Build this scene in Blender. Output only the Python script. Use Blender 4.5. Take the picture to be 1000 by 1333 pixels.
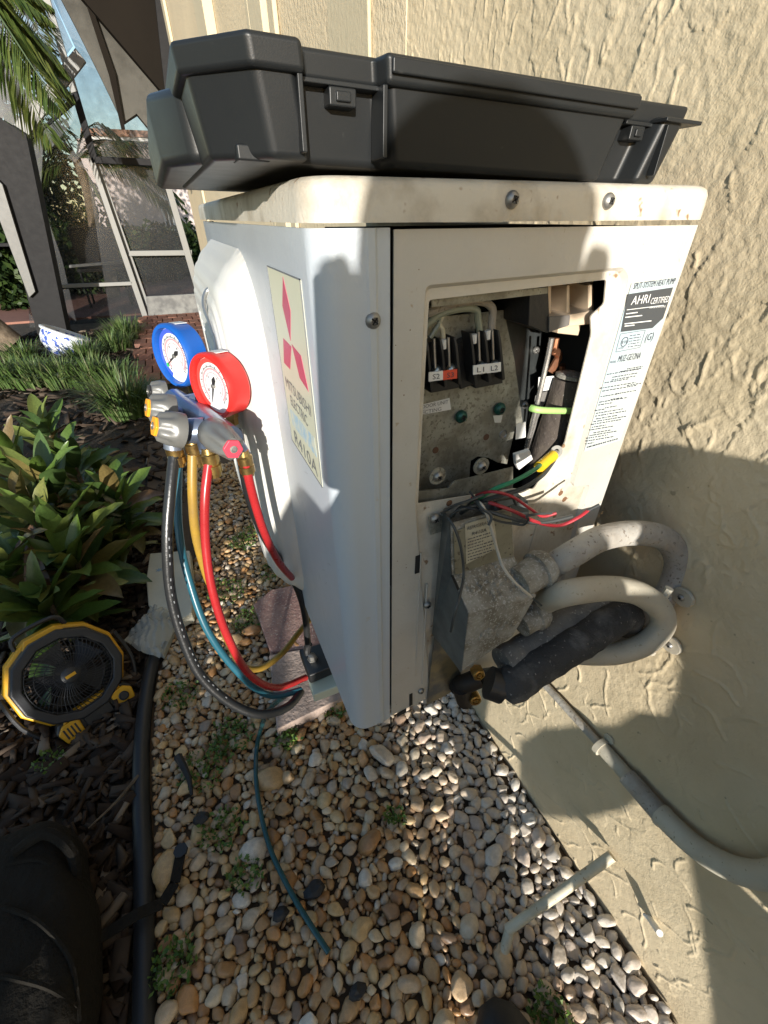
import bpy, bmesh, math, random
import numpy as np
from mathutils import Vector, Matrix, geometry
random.seed(7); np.random.seed(7)
for o in list(bpy.data.objects): bpy.data.objects.remove(o)
SC = bpy.context.scene; COL = SC.collection

# ------------------------------------------------------------------ camera, sky, sun
F = 560.0287; PX, PY = 503.795, 699.590
MR = np.array([[0.91554938,-0.40219237,-0.00326076],[0.24278121,0.54616641,0.80172285],[0.3206659,0.73480851,-0.59768707]])
CP = np.array([-0.07079332,-0.2544824,0.47613324])
cd = bpy.data.cameras.new('camera'); cam = bpy.data.objects.new('camera', cd); COL.objects.link(cam)
cd.sensor_fit = 'VERTICAL'; cd.sensor_height = 36; cd.lens = F/1333*36
cd.shift_x = (500-PX)/1333; cd.shift_y = (PY-666.5)/1333
cd.clip_start = .01; cd.clip_end = 500
r, u, f = (Vector(MR[i]) for i in range(3))
cam.matrix_world = Matrix(((r.x,u.x,-f.x,CP[0]),(r.y,u.y,-f.y,CP[1]),(r.z,u.z,-f.z,CP[2]),(0,0,0,1)))
SC.camera = cam
SY, SZ = 2.9, -.55
SUN = Vector((1.0,SY,SZ)).normalized()
w = bpy.data.worlds.new('World'); SC.world = w; w.use_nodes = True
wn = w.node_tree.nodes; wl = w.node_tree.links
sky = wn.new('ShaderNodeTexSky'); sky.sky_type = 'NISHITA'; sky.sun_disc = False
sky.sun_elevation = math.asin(-SUN.z); sky.sun_rotation = math.atan2(-SUN.x,-SUN.y) % (2*math.pi)
sky.air_density = 1.0; sky.dust_density = .35; sky.ozone_density = 1.6
bg = wn['Background']; bg.inputs['Strength'].default_value = .135
wl.new(sky.outputs[0], bg.inputs[0])
sd = bpy.data.lights.new('sun','SUN'); sd.energy = 4.6; sd.angle = math.radians(.53); sd.color = (1,.945,.86)
so = bpy.data.objects.new('sun', sd); COL.objects.link(so); so.rotation_euler = SUN.to_track_quat('-Z','Y').to_euler()
so.location = (-3,-9,4)
SC.view_settings.view_transform = 'Standard'; SC.view_settings.look = 'None'
SC.view_settings.exposure = .82; SC.view_settings.gamma = 1
SC.render.engine = 'CYCLES'
SC.cycles.max_bounces = 8; SC.cycles.diffuse_bounces = 4; SC.cycles.transparent_max_bounces = 12

# ------------------------------------------------------------------ measuring the place
def ray(x,y): return np.array([(x-PX)/F,-(y-PY)/F,1.])@MR
def on(x,y,ax,v):                     # point of the plane axis=v seen at a pixel
    d = ray(x,y); return Vector(CP+(v-CP[ax])/d[ax]*d)
def pd(x,y,d): return Vector(CP+d*ray(x,y))
W = .345; G = -.467                   # house wall plane, ground level

# ------------------------------------------------------------------ materials
def mat(name, col, rough=.6, metal=0, col2=None, cs=8, lo=.4, hi=.6, bump=0, bs=60, var=.12, vs=3, spec=.5, added_coat=0, speck=None, sps=200, spt=.62, detail=6):
    m = bpy.data.materials.new(name); m.use_nodes = True
    N = m.node_tree.nodes; L = m.node_tree.links; b = N['Principled BSDF']
    tc = N.new('ShaderNodeTexCoord'); src = tc.outputs['Object']
    def noise(scale, det=detail, rg=.6):
        n = N.new('ShaderNodeTexNoise'); n.inputs['Scale'].default_value = scale; n.inputs['Detail'].default_value = det
        n.inputs['Roughness'].default_value = rg; L.new(src, n.inputs['Vector']); return n.outputs['Fac']
    def ramp(inp, p0, p1):
        r_ = N.new('ShaderNodeMapRange'); r_.inputs['From Min'].default_value = p0; r_.inputs['From Max'].default_value = p1
        L.new(inp, r_.inputs['Value']); return r_.outputs[0]
    def mix(fac, a, c, mode='MIX'):
        x = N.new('ShaderNodeMix'); x.data_type = 'RGBA'; x.blend_type = mode
        if isinstance(fac,(int,float)): x.inputs[0].default_value = fac
        else: L.new(fac, x.inputs[0])
        for s,vv in ((6,a),(7,c)):
            if isinstance(vv,tuple): x.inputs[s].default_value = (*vv,1)
            else: L.new(vv, x.inputs[s])
        return x.outputs[2]
    c = tuple(col)
    if col2: c = mix(ramp(noise(cs),lo,hi), c, tuple(col2))
    if speck: c = mix(ramp(noise(sps,2),spt,spt+.06), c, tuple(speck))
    if var:
        k = ramp(noise(vs,4),.25,.75); g1 = N.new('ShaderNodeMapRange'); g1.inputs['To Min'].default_value = 1-var; g1.inputs['To Max'].default_value = 1+var
        L.new(k, g1.inputs['Value']); cc = N.new('ShaderNodeCombineColor')
        for i in range(3): L.new(g1.outputs[0], cc.inputs[i])
        c = mix(1.0, c, cc.outputs[0], 'MULTIPLY')
    if isinstance(c,tuple): b.inputs['Base Color'].default_value = (*c,1)
    else: L.new(c, b.inputs['Base Color'])
    b.inputs['Metallic'].default_value = metal
    rr = N.new('ShaderNodeMapRange'); rr.inputs['To Min'].default_value = max(.05,rough-.08); rr.inputs['To Max'].default_value = min(1,rough+.1)
    L.new(noise(vs*9,3), rr.inputs['Value']); L.new(rr.outputs[0], b.inputs['Roughness'])
    b.inputs['Specular IOR Level'].default_value = spec; b.inputs['Coat Weight'].default_value = added_coat
    if bump:
        bp = N.new('ShaderNodeBump'); bp.inputs['Strength'].default_value = 1; bp.inputs['Distance'].default_value = bump
        L.new(noise(bs,5), bp.inputs['Height']); L.new(bp.outputs[0], b.inputs['Normal'])
    m['b'] = 1
    return m
def glassy(name, col, alpha):
    m = bpy.data.materials.new(name); m.use_nodes = True; N = m.node_tree.nodes; L = m.node_tree.links
    b = N['Principled BSDF']; b.inputs['Base Color'].default_value = (*col,1); b.inputs['Roughness'].default_value = .25
    t = N.new('ShaderNodeBsdfTransparent'); x = N.new('ShaderNodeMixShader')
    tc = N.new('ShaderNodeTexCoord'); n = N.new('ShaderNodeTexNoise'); n.inputs['Scale'].default_value = 14; L.new(tc.outputs['Object'], n.inputs['Vector'])
    mr = N.new('ShaderNodeMapRange'); mr.inputs['To Min'].default_value = alpha-.12; mr.inputs['To Max'].default_value = alpha+.12; L.new(n.outputs['Fac'], mr.inputs['Value'])
    L.new(mr.outputs[0], x.inputs[0]); L.new(t.outputs[0], x.inputs[1]); L.new(b.outputs[0], x.inputs[2])
    L.new(x.outputs[0], N['Material Output'].inputs[0]); return m

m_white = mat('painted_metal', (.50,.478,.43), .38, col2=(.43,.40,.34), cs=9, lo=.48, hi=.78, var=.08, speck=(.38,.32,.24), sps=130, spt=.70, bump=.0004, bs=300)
m_white_front = mat('painted_front_shade_tint', (.47,.51,.55), .33, var=.05, speck=(.45,.42,.36), sps=70, spt=.73, bump=.0003, bs=260)  # blue tint put into the paint for the sky-lit shade on the front
m_dirty = mat('dirty_paint', (.56,.52,.44), .5, col2=(.36,.31,.235), cs=22, lo=.47, hi=.68, var=.08, speck=(.25,.16,.09), sps=90, spt=.66, bump=.0006, bs=200)
m_grille = mat('grille_plastic', (.60,.59,.55), .4, var=.04, bump=.0003, bs=180)
m_galv = mat('galvanised', (.36,.36,.31), .5, .55, col2=(.22,.21,.17), cs=60, lo=.4, hi=.62, var=.18, vs=14, speck=(.20,.19,.155), sps=340, spt=.57, bump=.0003, bs=300)
m_galv_d = mat('dark_steel', (.16,.18,.18), .42, .6, col2=(.11,.12,.12), cs=30, var=.12, vs=8)
m_crust = mat('crusted_metal', (.34,.33,.29), .85, .1, col2=(.19,.17,.13), cs=50, lo=.38, hi=.62, var=.16, vs=18, speck=(.40,.39,.36), sps=420, spt=.56, bump=.0016, bs=190)
m_case = mat('black_plastic', (.013,.0145,.0155), .38, spec=.35, var=.15, bump=.00004, bs=1300, speck=(.05,.05,.048), sps=60, spt=.70)
m_blackp = mat('black_rubber', (.018,.018,.019), .45, var=.1, bump=.0003, bs=300)
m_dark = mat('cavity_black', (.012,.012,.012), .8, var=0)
m_foam = mat('foam_insulation', (.035,.036,.038), .8, col2=(.11,.11,.11), cs=40, lo=.5, hi=.7, var=.2, vs=12, speck=(.2,.19,.18), sps=260, spt=.66, bump=.004, bs=55)
m_foam_g = mat('dusty_insulation', (.10,.10,.10), .85, col2=(.17,.165,.155), cs=30, var=.15, vs=10, speck=(.3,.29,.27), sps=300, spt=.62, bump=.002, bs=90)
m_conduit = mat('weathered_conduit', (.40,.38,.34), .75, col2=(.30,.27,.23), cs=20, lo=.42, hi=.62, var=.1, vs=9, speck=(.2,.17,.14), sps=240, spt=.62, bump=.0012, bs=200)
m_conduit2 = mat('beige_conduit', (.50,.47,.38), .6, col2=(.42,.38,.30), cs=14, var=.08, vs=7, speck=(.3,.27,.2), sps=200, spt=.66, bump=.0006, bs=160)
m_pvc = mat('old_pvc', (.56,.52,.40), .5, col2=(.40,.35,.24), cs=12, var=.08, speck=(.28,.22,.14), sps=150, spt=.64, bump=.0004, bs=200)
m_brass = mat('brass', (.62,.42,.14), .3, .95, var=.15, vs=40, col2=(.38,.25,.1), cs=60)
m_copper = mat('copper', (.6,.27,.15), .35, .9, var=.2, vs=30)
m_steel = mat('screw_steel', (.34,.33,.31), .45, .8, var=.25, vs=80)
m_chrome = mat('hook_steel', (.45,.45,.43), .3, .9, var=.1)
m_cream = mat('cream_plastic', (.58,.46,.33), .5, var=.08, vs=20)
m_sticker = mat('sticker_cream', (.62,.62,.47), .4, var=.04)
m_label = mat('label_paper', (.36,.44,.48), .35, col2=(.46,.49,.47), cs=8, var=.05)
m_lab_y = mat('old_label', (.50,.46,.34), .6, col2=(.38,.34,.25), cs=40, var=.1)
m_ink = mat('ink', (.05,.055,.07), .5, var=0)
m_inkg = mat('ink_grey', (.15,.16,.17), .5, var=0)
m_paper = mat('white_paper', (.7,.7,.68), .5, var=.04)
m_redlogo = mat('logo_red', (.52,.07,.14), .4, var=.06, vs=60)
m_bluelogo = mat('faded_blue_print', (.36,.52,.62), .45, col2=(.62,.64,.54), cs=90, var=.1)
m_bluem = mat('anodised_blue', (.20,.25,.36), .3, .75, col2=(.30,.34,.42), cs=25, var=.15, vs=20)
m_knob = mat('grey_knob', (.13,.13,.122), .38, var=.08)
m_orange = mat('orange_cap', (.80,.33,.02), .4, var=.1, vs=50)
m_gblue = mat('blue_rubber', (.01,.10,.42), .35, var=.08)
m_gred = mat('red_rubber', (.60,.025,.02), .35, var=.08)
m_dial = mat('dial_white', (.72,.72,.70), .3, var=.02)
m_dialb = mat('dial_blue', (.05,.10,.50), .3, var=.02)
m_dialr = mat('dial_red', (.65,.06,.05), .3, var=.02)
m_pink = mat('dial_pink', (.62,.28,.30), .3, var=.02)
m_green = mat('green_tip', (.05,.45,.12), .4, var=0)
m_hblack = mat('hose_black', (.016,.017,.018), .3, var=.1, bump=.0003, bs=200)
m_hred = mat('hose_red', (.34,.02,.022), .28, var=.15, vs=14)
m_hyel = mat('hose_yellow', (.36,.22,.03), .35, col2=(.26,.16,.04), cs=18, var=.1)
m_hteal = mat('hose_teal', (.02,.10,.14), .3, var=.1)
m_hteal2 = mat('tube_teal', (.02,.075,.085), .22, var=.1)
m_yel = mat('yellow_plastic', (.66,.34,.012), .4, var=.08, vs=10)
m_fanblk = mat('fan_black', (.02,.021,.024), .42, var=.12, bump=.0003, bs=300)
m_wirew = mat('wire_white', (.45,.42,.36), .5, var=.1, vs=40)
m_wirer = mat('wire_red', (.35,.02,.03), .4, var=.1, vs=40)
m_wireg = mat('wire_green', (.03,.22,.10), .4, var=.1, vs=40)
m_wirek = mat('wire_grey', (.04,.045,.045), .4, var=.1, vs=40)
m_lime = mat('lime_tube', (.36,.60,.18), .45, var=.08)
m_crimp = mat('yellow_crimp', (.80,.50,.02), .4, var=.05)
m_clear = mat('clear_sleeve', (.24,.26,.20), .2, var=.1, vs=60)
m_tile = mat('house_tile', (.36,.20,.13), .8, var=.2, vs=6)
m_stucco = mat('stucco', (.62,.52,.355), .85, col2=(.55,.455,.30), cs=7, var=.09, vs=4, bump=.0007, bs=430, spec=.2, speck=(.36,.31,.21), sps=90, spt=.70)
m_stucco_far = mat('stucco_far', (.58,.485,.33), .85, var=.08, vs=2.5, bump=.004, bs=70, spec=.2)
m_trim = mat('cream_trim', (.50,.43,.29), .7, var=.05, bump=.0015, bs=70)
m_soffit = mat('brown_soffit', (.012,.010,.008), .95, var=.1, spec=.05)
m_fascia = mat('grey_fascia', (.08,.077,.068), .8, col2=(.05,.048,.042), cs=5, var=.12, bump=.003, bs=20, spec=.1)
m_alu = mat('aluminium_white', (.17,.17,.16), .45, var=.08)
m_bronze_shade = mat('bronze_and_shadow', (.012,.012,.013), .6, var=.1, spec=.15)
m_pinkwall = mat('pink_wall', (.52,.44,.41), .85, var=.08, bump=.003, bs=30)
m_winwhite = mat('window_white', (.75,.75,.72), .5, var=.03)
m_glass = mat('dark_glass', (.03,.035,.04), .08, var=.1, spec=.8)
m_screen = glassy('insect_screen', (.02,.022,.024), .36)
m_plastic_film = glassy('plastic_film', (.45,.46,.42), .62)
m_soil = mat('soil', (.035,.026,.018), .95, col2=(.06,.045,.03), cs=20, var=.2, bump=.01, bs=60)
m_deck = mat('terracotta_floor', (.26,.12,.085), .8, col2=(.20,.09,.065), cs=3, var=.1)
m_bag = mat('bag_fabric', (.016,.014,.011), .95, var=.3, bump=.010, bs=28, spec=.15)
m_shoe = mat('shoe_black', (.012,.012,.013), .6, var=.1, bump=.0004, bs=400)
m_skin = mat('skin', (.45,.26,.18), .5, var=.06)
m_shirt = mat('shirt', (.08,.10,.16), .85, var=.1)
m_trousers = mat('trousers', (.10,.09,.07), .9, var=.1)
m_hair = mat('hair', (.03,.02,.015), .7, var=.1)
m_trunk = mat('palm_trunk', (.10,.075,.05), .9, col2=(.17,.13,.09), cs=14, var=.2, vs=10, bump=.008, bs=30)
m_pot = mat('porcelain', (.62,.66,.72), .18, var=.03, col2=(.05,.09,.34), cs=26, lo=.52, hi=.56, detail=3)
m_potrim = mat('porcelain_rim', (.60,.62,.64), .2, var=.04)
m_paver = mat('paver_pink', (.38,.24,.20), .9, col2=(.26,.15,.13), cs=18, var=.15, vs=9, speck=(.5,.4,.34), sps=160, spt=.6, bump=.003, bs=120)
m_paver2 = mat('paver_brown', (.27,.21,.18), .9, col2=(.40,.31,.26), cs=16, var=.15, vs=9, bump=.004, bs=110)
m_cardboard = mat('package_white', (.55,.53,.43), .55, col2=(.47,.46,.38), cs=8, var=.06, bump=.002, bs=18)

def leafmat(name, stops, rough=.38, spec=.5, trans=.15):
    m = bpy.data.materials.new(name); m.use_nodes = True; N = m.node_tree.nodes; L = m.node_tree.links; b = N['Principled BSDF']
    oi = N.new('ShaderNodeObjectInfo'); ge = N.new('ShaderNodeNewGeometry'); ad = N.new('ShaderNodeMath'); ad.operation = 'ADD'
    fr = N.new('ShaderNodeMath'); fr.operation = 'FRACT'
    L.new(oi.outputs['Random'], ad.inputs[0]); L.new(ge.outputs['Random Per Island'], ad.inputs[1]); L.new(ad.outputs[0], fr.inputs[0])
    cr = N.new('ShaderNodeValToRGB'); el = cr.color_ramp.elements
    while len(el) < len(stops): el.new(.5)
    for e,(p,c) in zip(el, stops): e.position = p; e.color = (*c,1)
    L.new(fr.outputs[0], cr.inputs[0])
    tc = N.new('ShaderNodeTexCoord'); n = N.new('ShaderNodeTexNoise'); n.inputs['Scale'].default_value = 30; L.new(tc.outputs['Object'], n.inputs['Vector'])
    mr = N.new('ShaderNodeMapRange'); mr.inputs['To Min'].default_value = .6; mr.inputs['To Max'].default_value = 1.4; L.new(n.outputs['Fac'], mr.inputs['Value'])
    x = N.new('ShaderNodeVectorMath'); x.operation = 'SCALE'; L.new(cr.outputs[0], x.inputs[0]); L.new(mr.outputs[0], x.inputs['Scale'])
    L.new(x.outputs[0], b.inputs['Base Color']); b.inputs['Roughness'].default_value = rough; b.inputs['Specular IOR Level'].default_value = spec
    if trans:
        tl = N.new('ShaderNodeBsdfTranslucent'); ms = N.new('ShaderNodeMixShader'); ms.inputs[0].default_value = trans
        L.new(x.outputs[0], tl.inputs[0]); L.new(b.outputs[0], ms.inputs[1]); L.new(tl.outputs[0], ms.inputs[2]); L.new(ms.outputs[0], N['Material Output'].inputs[0])
    return m
m_leaf = leafmat('broad_leaf', [(0,(.06,.11,.02)),(.3,(.10,.16,.028)),(.55,(.045,.085,.028)),(.72,(.17,.20,.04)),(.88,(.14,.075,.04)),(1,(.11,.16,.03))])
m_blade = leafmat('grass_blade', [(0,(.045,.085,.018)),(.5,(.07,.12,.03)),(.85,(.11,.15,.05)),(1,(.15,.15,.08))], .5)
m_frond = leafmat('palm_leaflet', [(0,(.03,.06,.012)),(.5,(.06,.09,.02)),(1,(.10,.12,.03))], .4)
m_hedge = leafmat('hedge_leaf', [(0,(.03,.06,.015)),(.5,(.05,.09,.02)),(1,(.08,.12,.03))], .45)
m_weed = leafmat('weed_leaf', [(0,(.06,.12,.02)),(.5,(.09,.17,.03)),(1,(.13,.2,.04))], .5)
m_chip = leafmat('bark_chip', [(0,(.028,.018,.012)),(.4,(.05,.034,.024)),(.7,(.09,.068,.05)),(.9,(.035,.024,.017)),(1,(.26,.21,.16))], .85, .2, 0)
m_brick = leafmat('brick_clay', [(0,(.20,.09,.065)),(.5,(.26,.13,.09)),(1,(.17,.09,.07))], .85, .2, 0)

m_far = leafmat('far_leaf', [(0,(.012,.024,.008)),(.6,(.022,.042,.010)),(1,(.05,.08,.02))], .5, .2)
def pebblemat():
    m = leafmat('pebble_stone', [(0,(.42,.25,.10)),(.14,(.54,.39,.20)),(.28,(.30,.155,.06)),(.42,(.48,.32,.16)),(.55,(.38,.29,.20)),(.68,(.58,.47,.31)),(.8,(.46,.22,.07)),(.9,(.20,.13,.08)),(1,(.68,.61,.50))], .42, .5, 0)
    N = m.node_tree.nodes; L = m.node_tree.links; b = N['Principled BSDF']
    src = b.inputs['Base Color'].links[0].from_socket
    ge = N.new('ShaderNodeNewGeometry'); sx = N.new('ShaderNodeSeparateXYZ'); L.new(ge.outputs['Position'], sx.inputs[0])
    # pebbles along the wall are greyer stone, blended paler still to look sunlit
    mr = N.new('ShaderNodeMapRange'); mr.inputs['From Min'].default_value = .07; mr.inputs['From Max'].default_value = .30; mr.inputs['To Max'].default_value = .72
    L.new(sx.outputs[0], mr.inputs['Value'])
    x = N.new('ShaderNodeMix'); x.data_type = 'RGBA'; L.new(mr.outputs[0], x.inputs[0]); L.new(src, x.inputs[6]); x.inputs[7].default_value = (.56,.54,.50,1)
    n = N.new('ShaderNodeTexNoise'); n.inputs['Scale'].default_value = 130; n.inputs['Detail'].default_value = 5
    L.new(ge.outputs['Position'], n.inputs['Vector'])
    m2 = N.new('ShaderNodeMapRange'); m2.inputs['To Min'].default_value = .65; m2.inputs['To Max'].default_value = 1.35; L.new(n.outputs['Fac'], m2.inputs['Value'])
    s = N.new('ShaderNodeVectorMath'); s.operation = 'SCALE'; L.new(x.outputs[2], s.inputs[0]); L.new(m2.outputs[0], s.inputs['Scale'])
    L.new(s.outputs[0], b.inputs['Base Color'])
    bp = N.new('ShaderNodeBump'); bp.inputs['Distance'].default_value = .0012; L.new(n.outputs['Fac'], bp.inputs['Height']); L.new(bp.outputs[0], b.inputs['Normal'])
    return m
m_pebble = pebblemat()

# ------------------------------------------------------------------ mesh helpers
PW = {}                                # parent name -> world location
def tag(o, label=None, cat=None, group=None, kind=None):
    for k,v in (('label',label),('category',cat),('group',group),('kind',kind)):
        if v: o[k] = v
    return o
def empty(name, loc, label, cat, group=None, rot=None):
    o = bpy.data.objects.new(name, None); COL.objects.link(o); o.location = loc; o.empty_display_size = .05
    if rot is not None: o.rotation_euler = rot.to_euler()
    PW[o.name] = (Vector(loc), rot); return tag(o,label,cat,group)
def mesh_obj(name, V, Fc, m, parent=None, smooth=False, bev=0, seg=2, ang=35, local=False, sub=0, **kw):
    me = bpy.data.meshes.new(name); V = [Vector(v) for v in V]
    if parent is None and V:
        lo = Vector(((min(v.x for v in V)+max(v.x for v in V))/2,(min(v.y for v in V)+max(v.y for v in V))/2,min(v.z for v in V)))
        V = [v-lo for v in V]
    elif not local:
        lo, rot = PW[parent.name]; V = [v-lo for v in V]
        if rot is not None: ri = rot.inverted(); V = [ri@v for v in V]
    me.from_pydata(V, [], Fc); me.materials.append(m)
    if smooth or bev:
        me.shade_smooth()
        if not sub: me.set_sharp_from_angle(angle=math.radians(ang))
    o = bpy.data.objects.new(name, me); COL.objects.link(o)
    if parent is not None: o.parent = parent; PW[o.name] = PW[parent.name]
    else: o.location = lo; PW[o.name] = (lo, None)
    if bev:
        b = o.modifiers.new('bevel','BEVEL'); b.width = bev; b.segments = seg; b.limit_method = 'ANGLE'; b.angle_limit = math.radians(30); b.harden_normals = True
    if sub:
        s = o.modifiers.new('sub','SUBSURF'); s.levels = s.render_levels = sub
    return tag(o, kw.get('label'), kw.get('cat'), kw.get('group'), kw.get('kind'))

class Geo:
    def __init__(s): s.v = []; s.f = []
    def add(s, V, Fc):
        n = len(s.v); s.v += [Vector(v) for v in V]; s.f += [tuple(i+n for i in q) for q in Fc]; return s
    def box(s, lo, hi, R=None, c=None):
        x0,y0,z0 = lo; x1,y1,z1 = hi
        V = [Vector(p) for p in ((x0,y0,z0),(x1,y0,z0),(x1,y1,z0),(x0,y1,z0),(x0,y0,z1),(x1,y0,z1),(x1,y1,z1),(x0,y1,z1))]
        if R is not None: V = [R@v+Vector(c or (0,0,0)) for v in V]
        return s.add(V, [(0,3,2,1),(4,5,6,7),(0,1,5,4),(1,2,6,5),(2,3,7,6),(3,0,4,7)])
    def prism(s, P, vec):
        P = [Vector(p) for p in P]; n = len(P); vec = Vector(vec)
        nn = sum(((P[i]-P[0]).cross(P[(i+1)%n]-P[0]) for i in range(1,n)), Vector())
        if nn.dot(vec) > 0: P = P[::-1]
        T = geometry.tessellate_polygon([P])
        V = P+[p+vec for p in P]
        Fc = []
        if n <= 4: Fc += [tuple(range(n)), tuple(range(2*n-1,n-1,-1))]
        else:
            for t in T:
                a,b,c = t
                if (P[b]-P[a]).cross(P[c]-P[a]).dot(vec) > 0: a,b,c = a,c,b
                Fc += [(a,b,c),(c+n,b+n,a+n)]
        Fc += [((i+1)%n,i,i+n,(i+1)%n+n) for i in range(n)]
        return s.add(V,Fc)
    def tube(s, P, r, n=12, res=0, caps=True):
        P = [Vector(p) for p in P]; R = list(r) if isinstance(r,(list,tuple)) else [r]*len(P)
        if res:
            Q = []; RR = []
            for i in range(len(P)-1):
                p0 = P[max(i-1,0)]; p1 = P[i]; p2 = P[i+1]; p3 = P[min(i+2,len(P)-1)]
                for k in range(res):
                    t = k/res; Q.append(.5*((2*p1)+(p2-p0)*t+(2*p0-5*p1+4*p2-p3)*t*t+(3*p1-p0-3*p2+p3)*t**3)); RR.append(R[i]*(1-t)+R[i+1]*t)
            Q.append(P[-1]); RR.append(R[-1]); P, R = Q, RR
        T = [(P[min(i+1,len(P)-1)]-P[max(i-1,0)]).normalized() for i in range(len(P))]
        a = T[0].orthogonal().normalized(); V = []; m = len(P)
        for i,p in enumerate(P):
            a = (a-T[i]*a.dot(T[i])).normalized(); b = T[i].cross(a)
            for k in range(n):
                th = 2*math.pi*k/n; V.append(p+(a*math.cos(th)+b*math.sin(th))*R[i])
        Fc = [(i*n+k,i*n+(k+1)%n,(i+1)*n+(k+1)%n,(i+1)*n+k) for i in range(m-1) for k in range(n)]
        if caps: Fc += [tuple(range(n-1,-1,-1)), tuple(range((m-1)*n,m*n))]
        return s.add(V,Fc)
    def lathe(s, prof, o, d, n=24, up=None, caps=True):
        d = Vector(d).normalized(); a = (Vector(up)-d*Vector(up).dot(d)).normalized() if up else d.orthogonal().normalized(); b = d.cross(a); o = Vector(o)
        V = [o+d*h+(a*math.cos(2*math.pi*k/n)+b*math.sin(2*math.pi*k/n))*rr for rr,h in prof for k in range(n)]; m = len(prof)
        Fc = [(i*n+k,i*n+(k+1)%n,(i+1)*n+(k+1)%n,(i+1)*n+k) for i in range(m-1) for k in range(n)]
        if caps: Fc += [tuple(range(n-1,-1,-1)), tuple(range((m-1)*n,m*n))]
        return s.add(V,Fc)
    def plate(s, outer, holes, fn, th):
        """sheet with holes; fn maps (u,v,depth) to world"""
        loops = [outer]+holes; T = geometry.tessellate_polygon([[Vector((p[0],p[1],0)) for p in l] for l in loops])
        flat = [p for l in loops for p in l]; n = len(flat)
        V = [fn(p[0],p[1],0) for p in flat]+[fn(p[0],p[1],th) for p in flat]; Fc = []
        for t in T:
            Fc += [tuple(t), tuple(i+n for i in reversed(t))]
        k = 0
        for l in loops:
            m = len(l)
            for i in range(m): Fc.append((k+i,k+(i+1)%m,k+(i+1)%m+n,k+i+n))
            k += m
        s.add(V,Fc); return s
    def obj(s, name, m, parent=None, fix=False, **kw):
        o = mesh_obj(name, s.v, s.f, m, parent, **kw)
        if fix:
            b = bmesh.new(); b.from_mesh(o.data); bmesh.ops.recalc_face_normals(b, faces=b.faces); b.to_mesh(o.data); b.free()
        return o
def g(): return Geo()
def screw(loc, d, r, parent, m=None, up=(0,0,1)):
    o = g().lathe([(r,0),(r,r*.25),(r*.8,r*.6),(r*.45,r*.8),(r*.44,r*.45),(.0002,r*.45)], loc, d, 16).obj('screw', m or m_steel, parent, smooth=True)
    n = Vector(d).normalized(); a = n.cross(Vector(up)).normalized(); b = n.cross(a); th = random.uniform(0,1.5)
    a, b = a*math.cos(th)+b*math.sin(th), -a*math.sin(th)+b*math.cos(th)
    q = g(); c0 = Vector(loc)+n*r*.82
    for p in (a,b):
        s_ = p.cross(n); q.prism([c0+p*r*.5+s_*r*.1,c0+p*r*.5-s_*r*.1,c0-p*r*.5-s_*r*.1,c0-p*r*.5+s_*r*.1], n*r*.03)
    q.obj('cross_slot', m_dark, o)
    return o
def text(string, org, ux, uy, h, m, parent, width=None, off=.0004, name='lettering', bold=0, squash=1):
    """flat print: string starting at org, along ux, capitals h high along uy"""
    cu = bpy.data.curves.new('t','FONT'); cu.body = string; cu.size = 1; cu.offset = bold; cu.resolution_u = 2
    to = bpy.data.objects.new('t', cu)
    me = to.to_mesh(); V = [v.co.copy() for v in me.vertices]; Fc = [tuple(p.vertices) for p in me.polygons]
    bpy.data.objects.remove(to); bpy.data.curves.remove(cu)
    if not V: return None
    x0 = min(v.x for v in V); x1 = max(v.x for v in V); sx = (width/(x1-x0)) if width else h/.7; sy = h/.7
    ux = Vector(ux).normalized(); uy = Vector(uy).normalized(); n = ux.cross(uy).normalized(); org = Vector(org)+n*off
    return mesh_obj(name, [org+ux*((v.x-x0)*sx)+uy*(v.y*sy) for v in V], Fc, m, parent)
# ------------------------------------------------------------------ ground, gravel, wall
EDGE = [(-.364,-.6),(-.364,-.04),(-.367,.15),(-.375,.36),(-.365,.55),(-.338,.68),(-.26,.86),(-.24,1.05),(-.23,1.35),(-.24,1.75)]
def edge_x(y):
    for (x0,y0),(x1,y1) in zip(EDGE,EDGE[1:]):
        if y <= y1: return x0+(x1-x0)*max(0,(y-y0))/(y1-y0)
    return EDGE[-1][0]
g().box((-40,-12,G-.3),(40,60,G-.02)).obj('ground', m_soil, kind='structure')
gravel = g().box((-.375,-.62,G-.03),(.345,2.2,G-.006)).obj('gravel_bed', mat('gravel_dust',(.10,.07,.045),.95,var=.2,vs=20), kind='structure')

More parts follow.
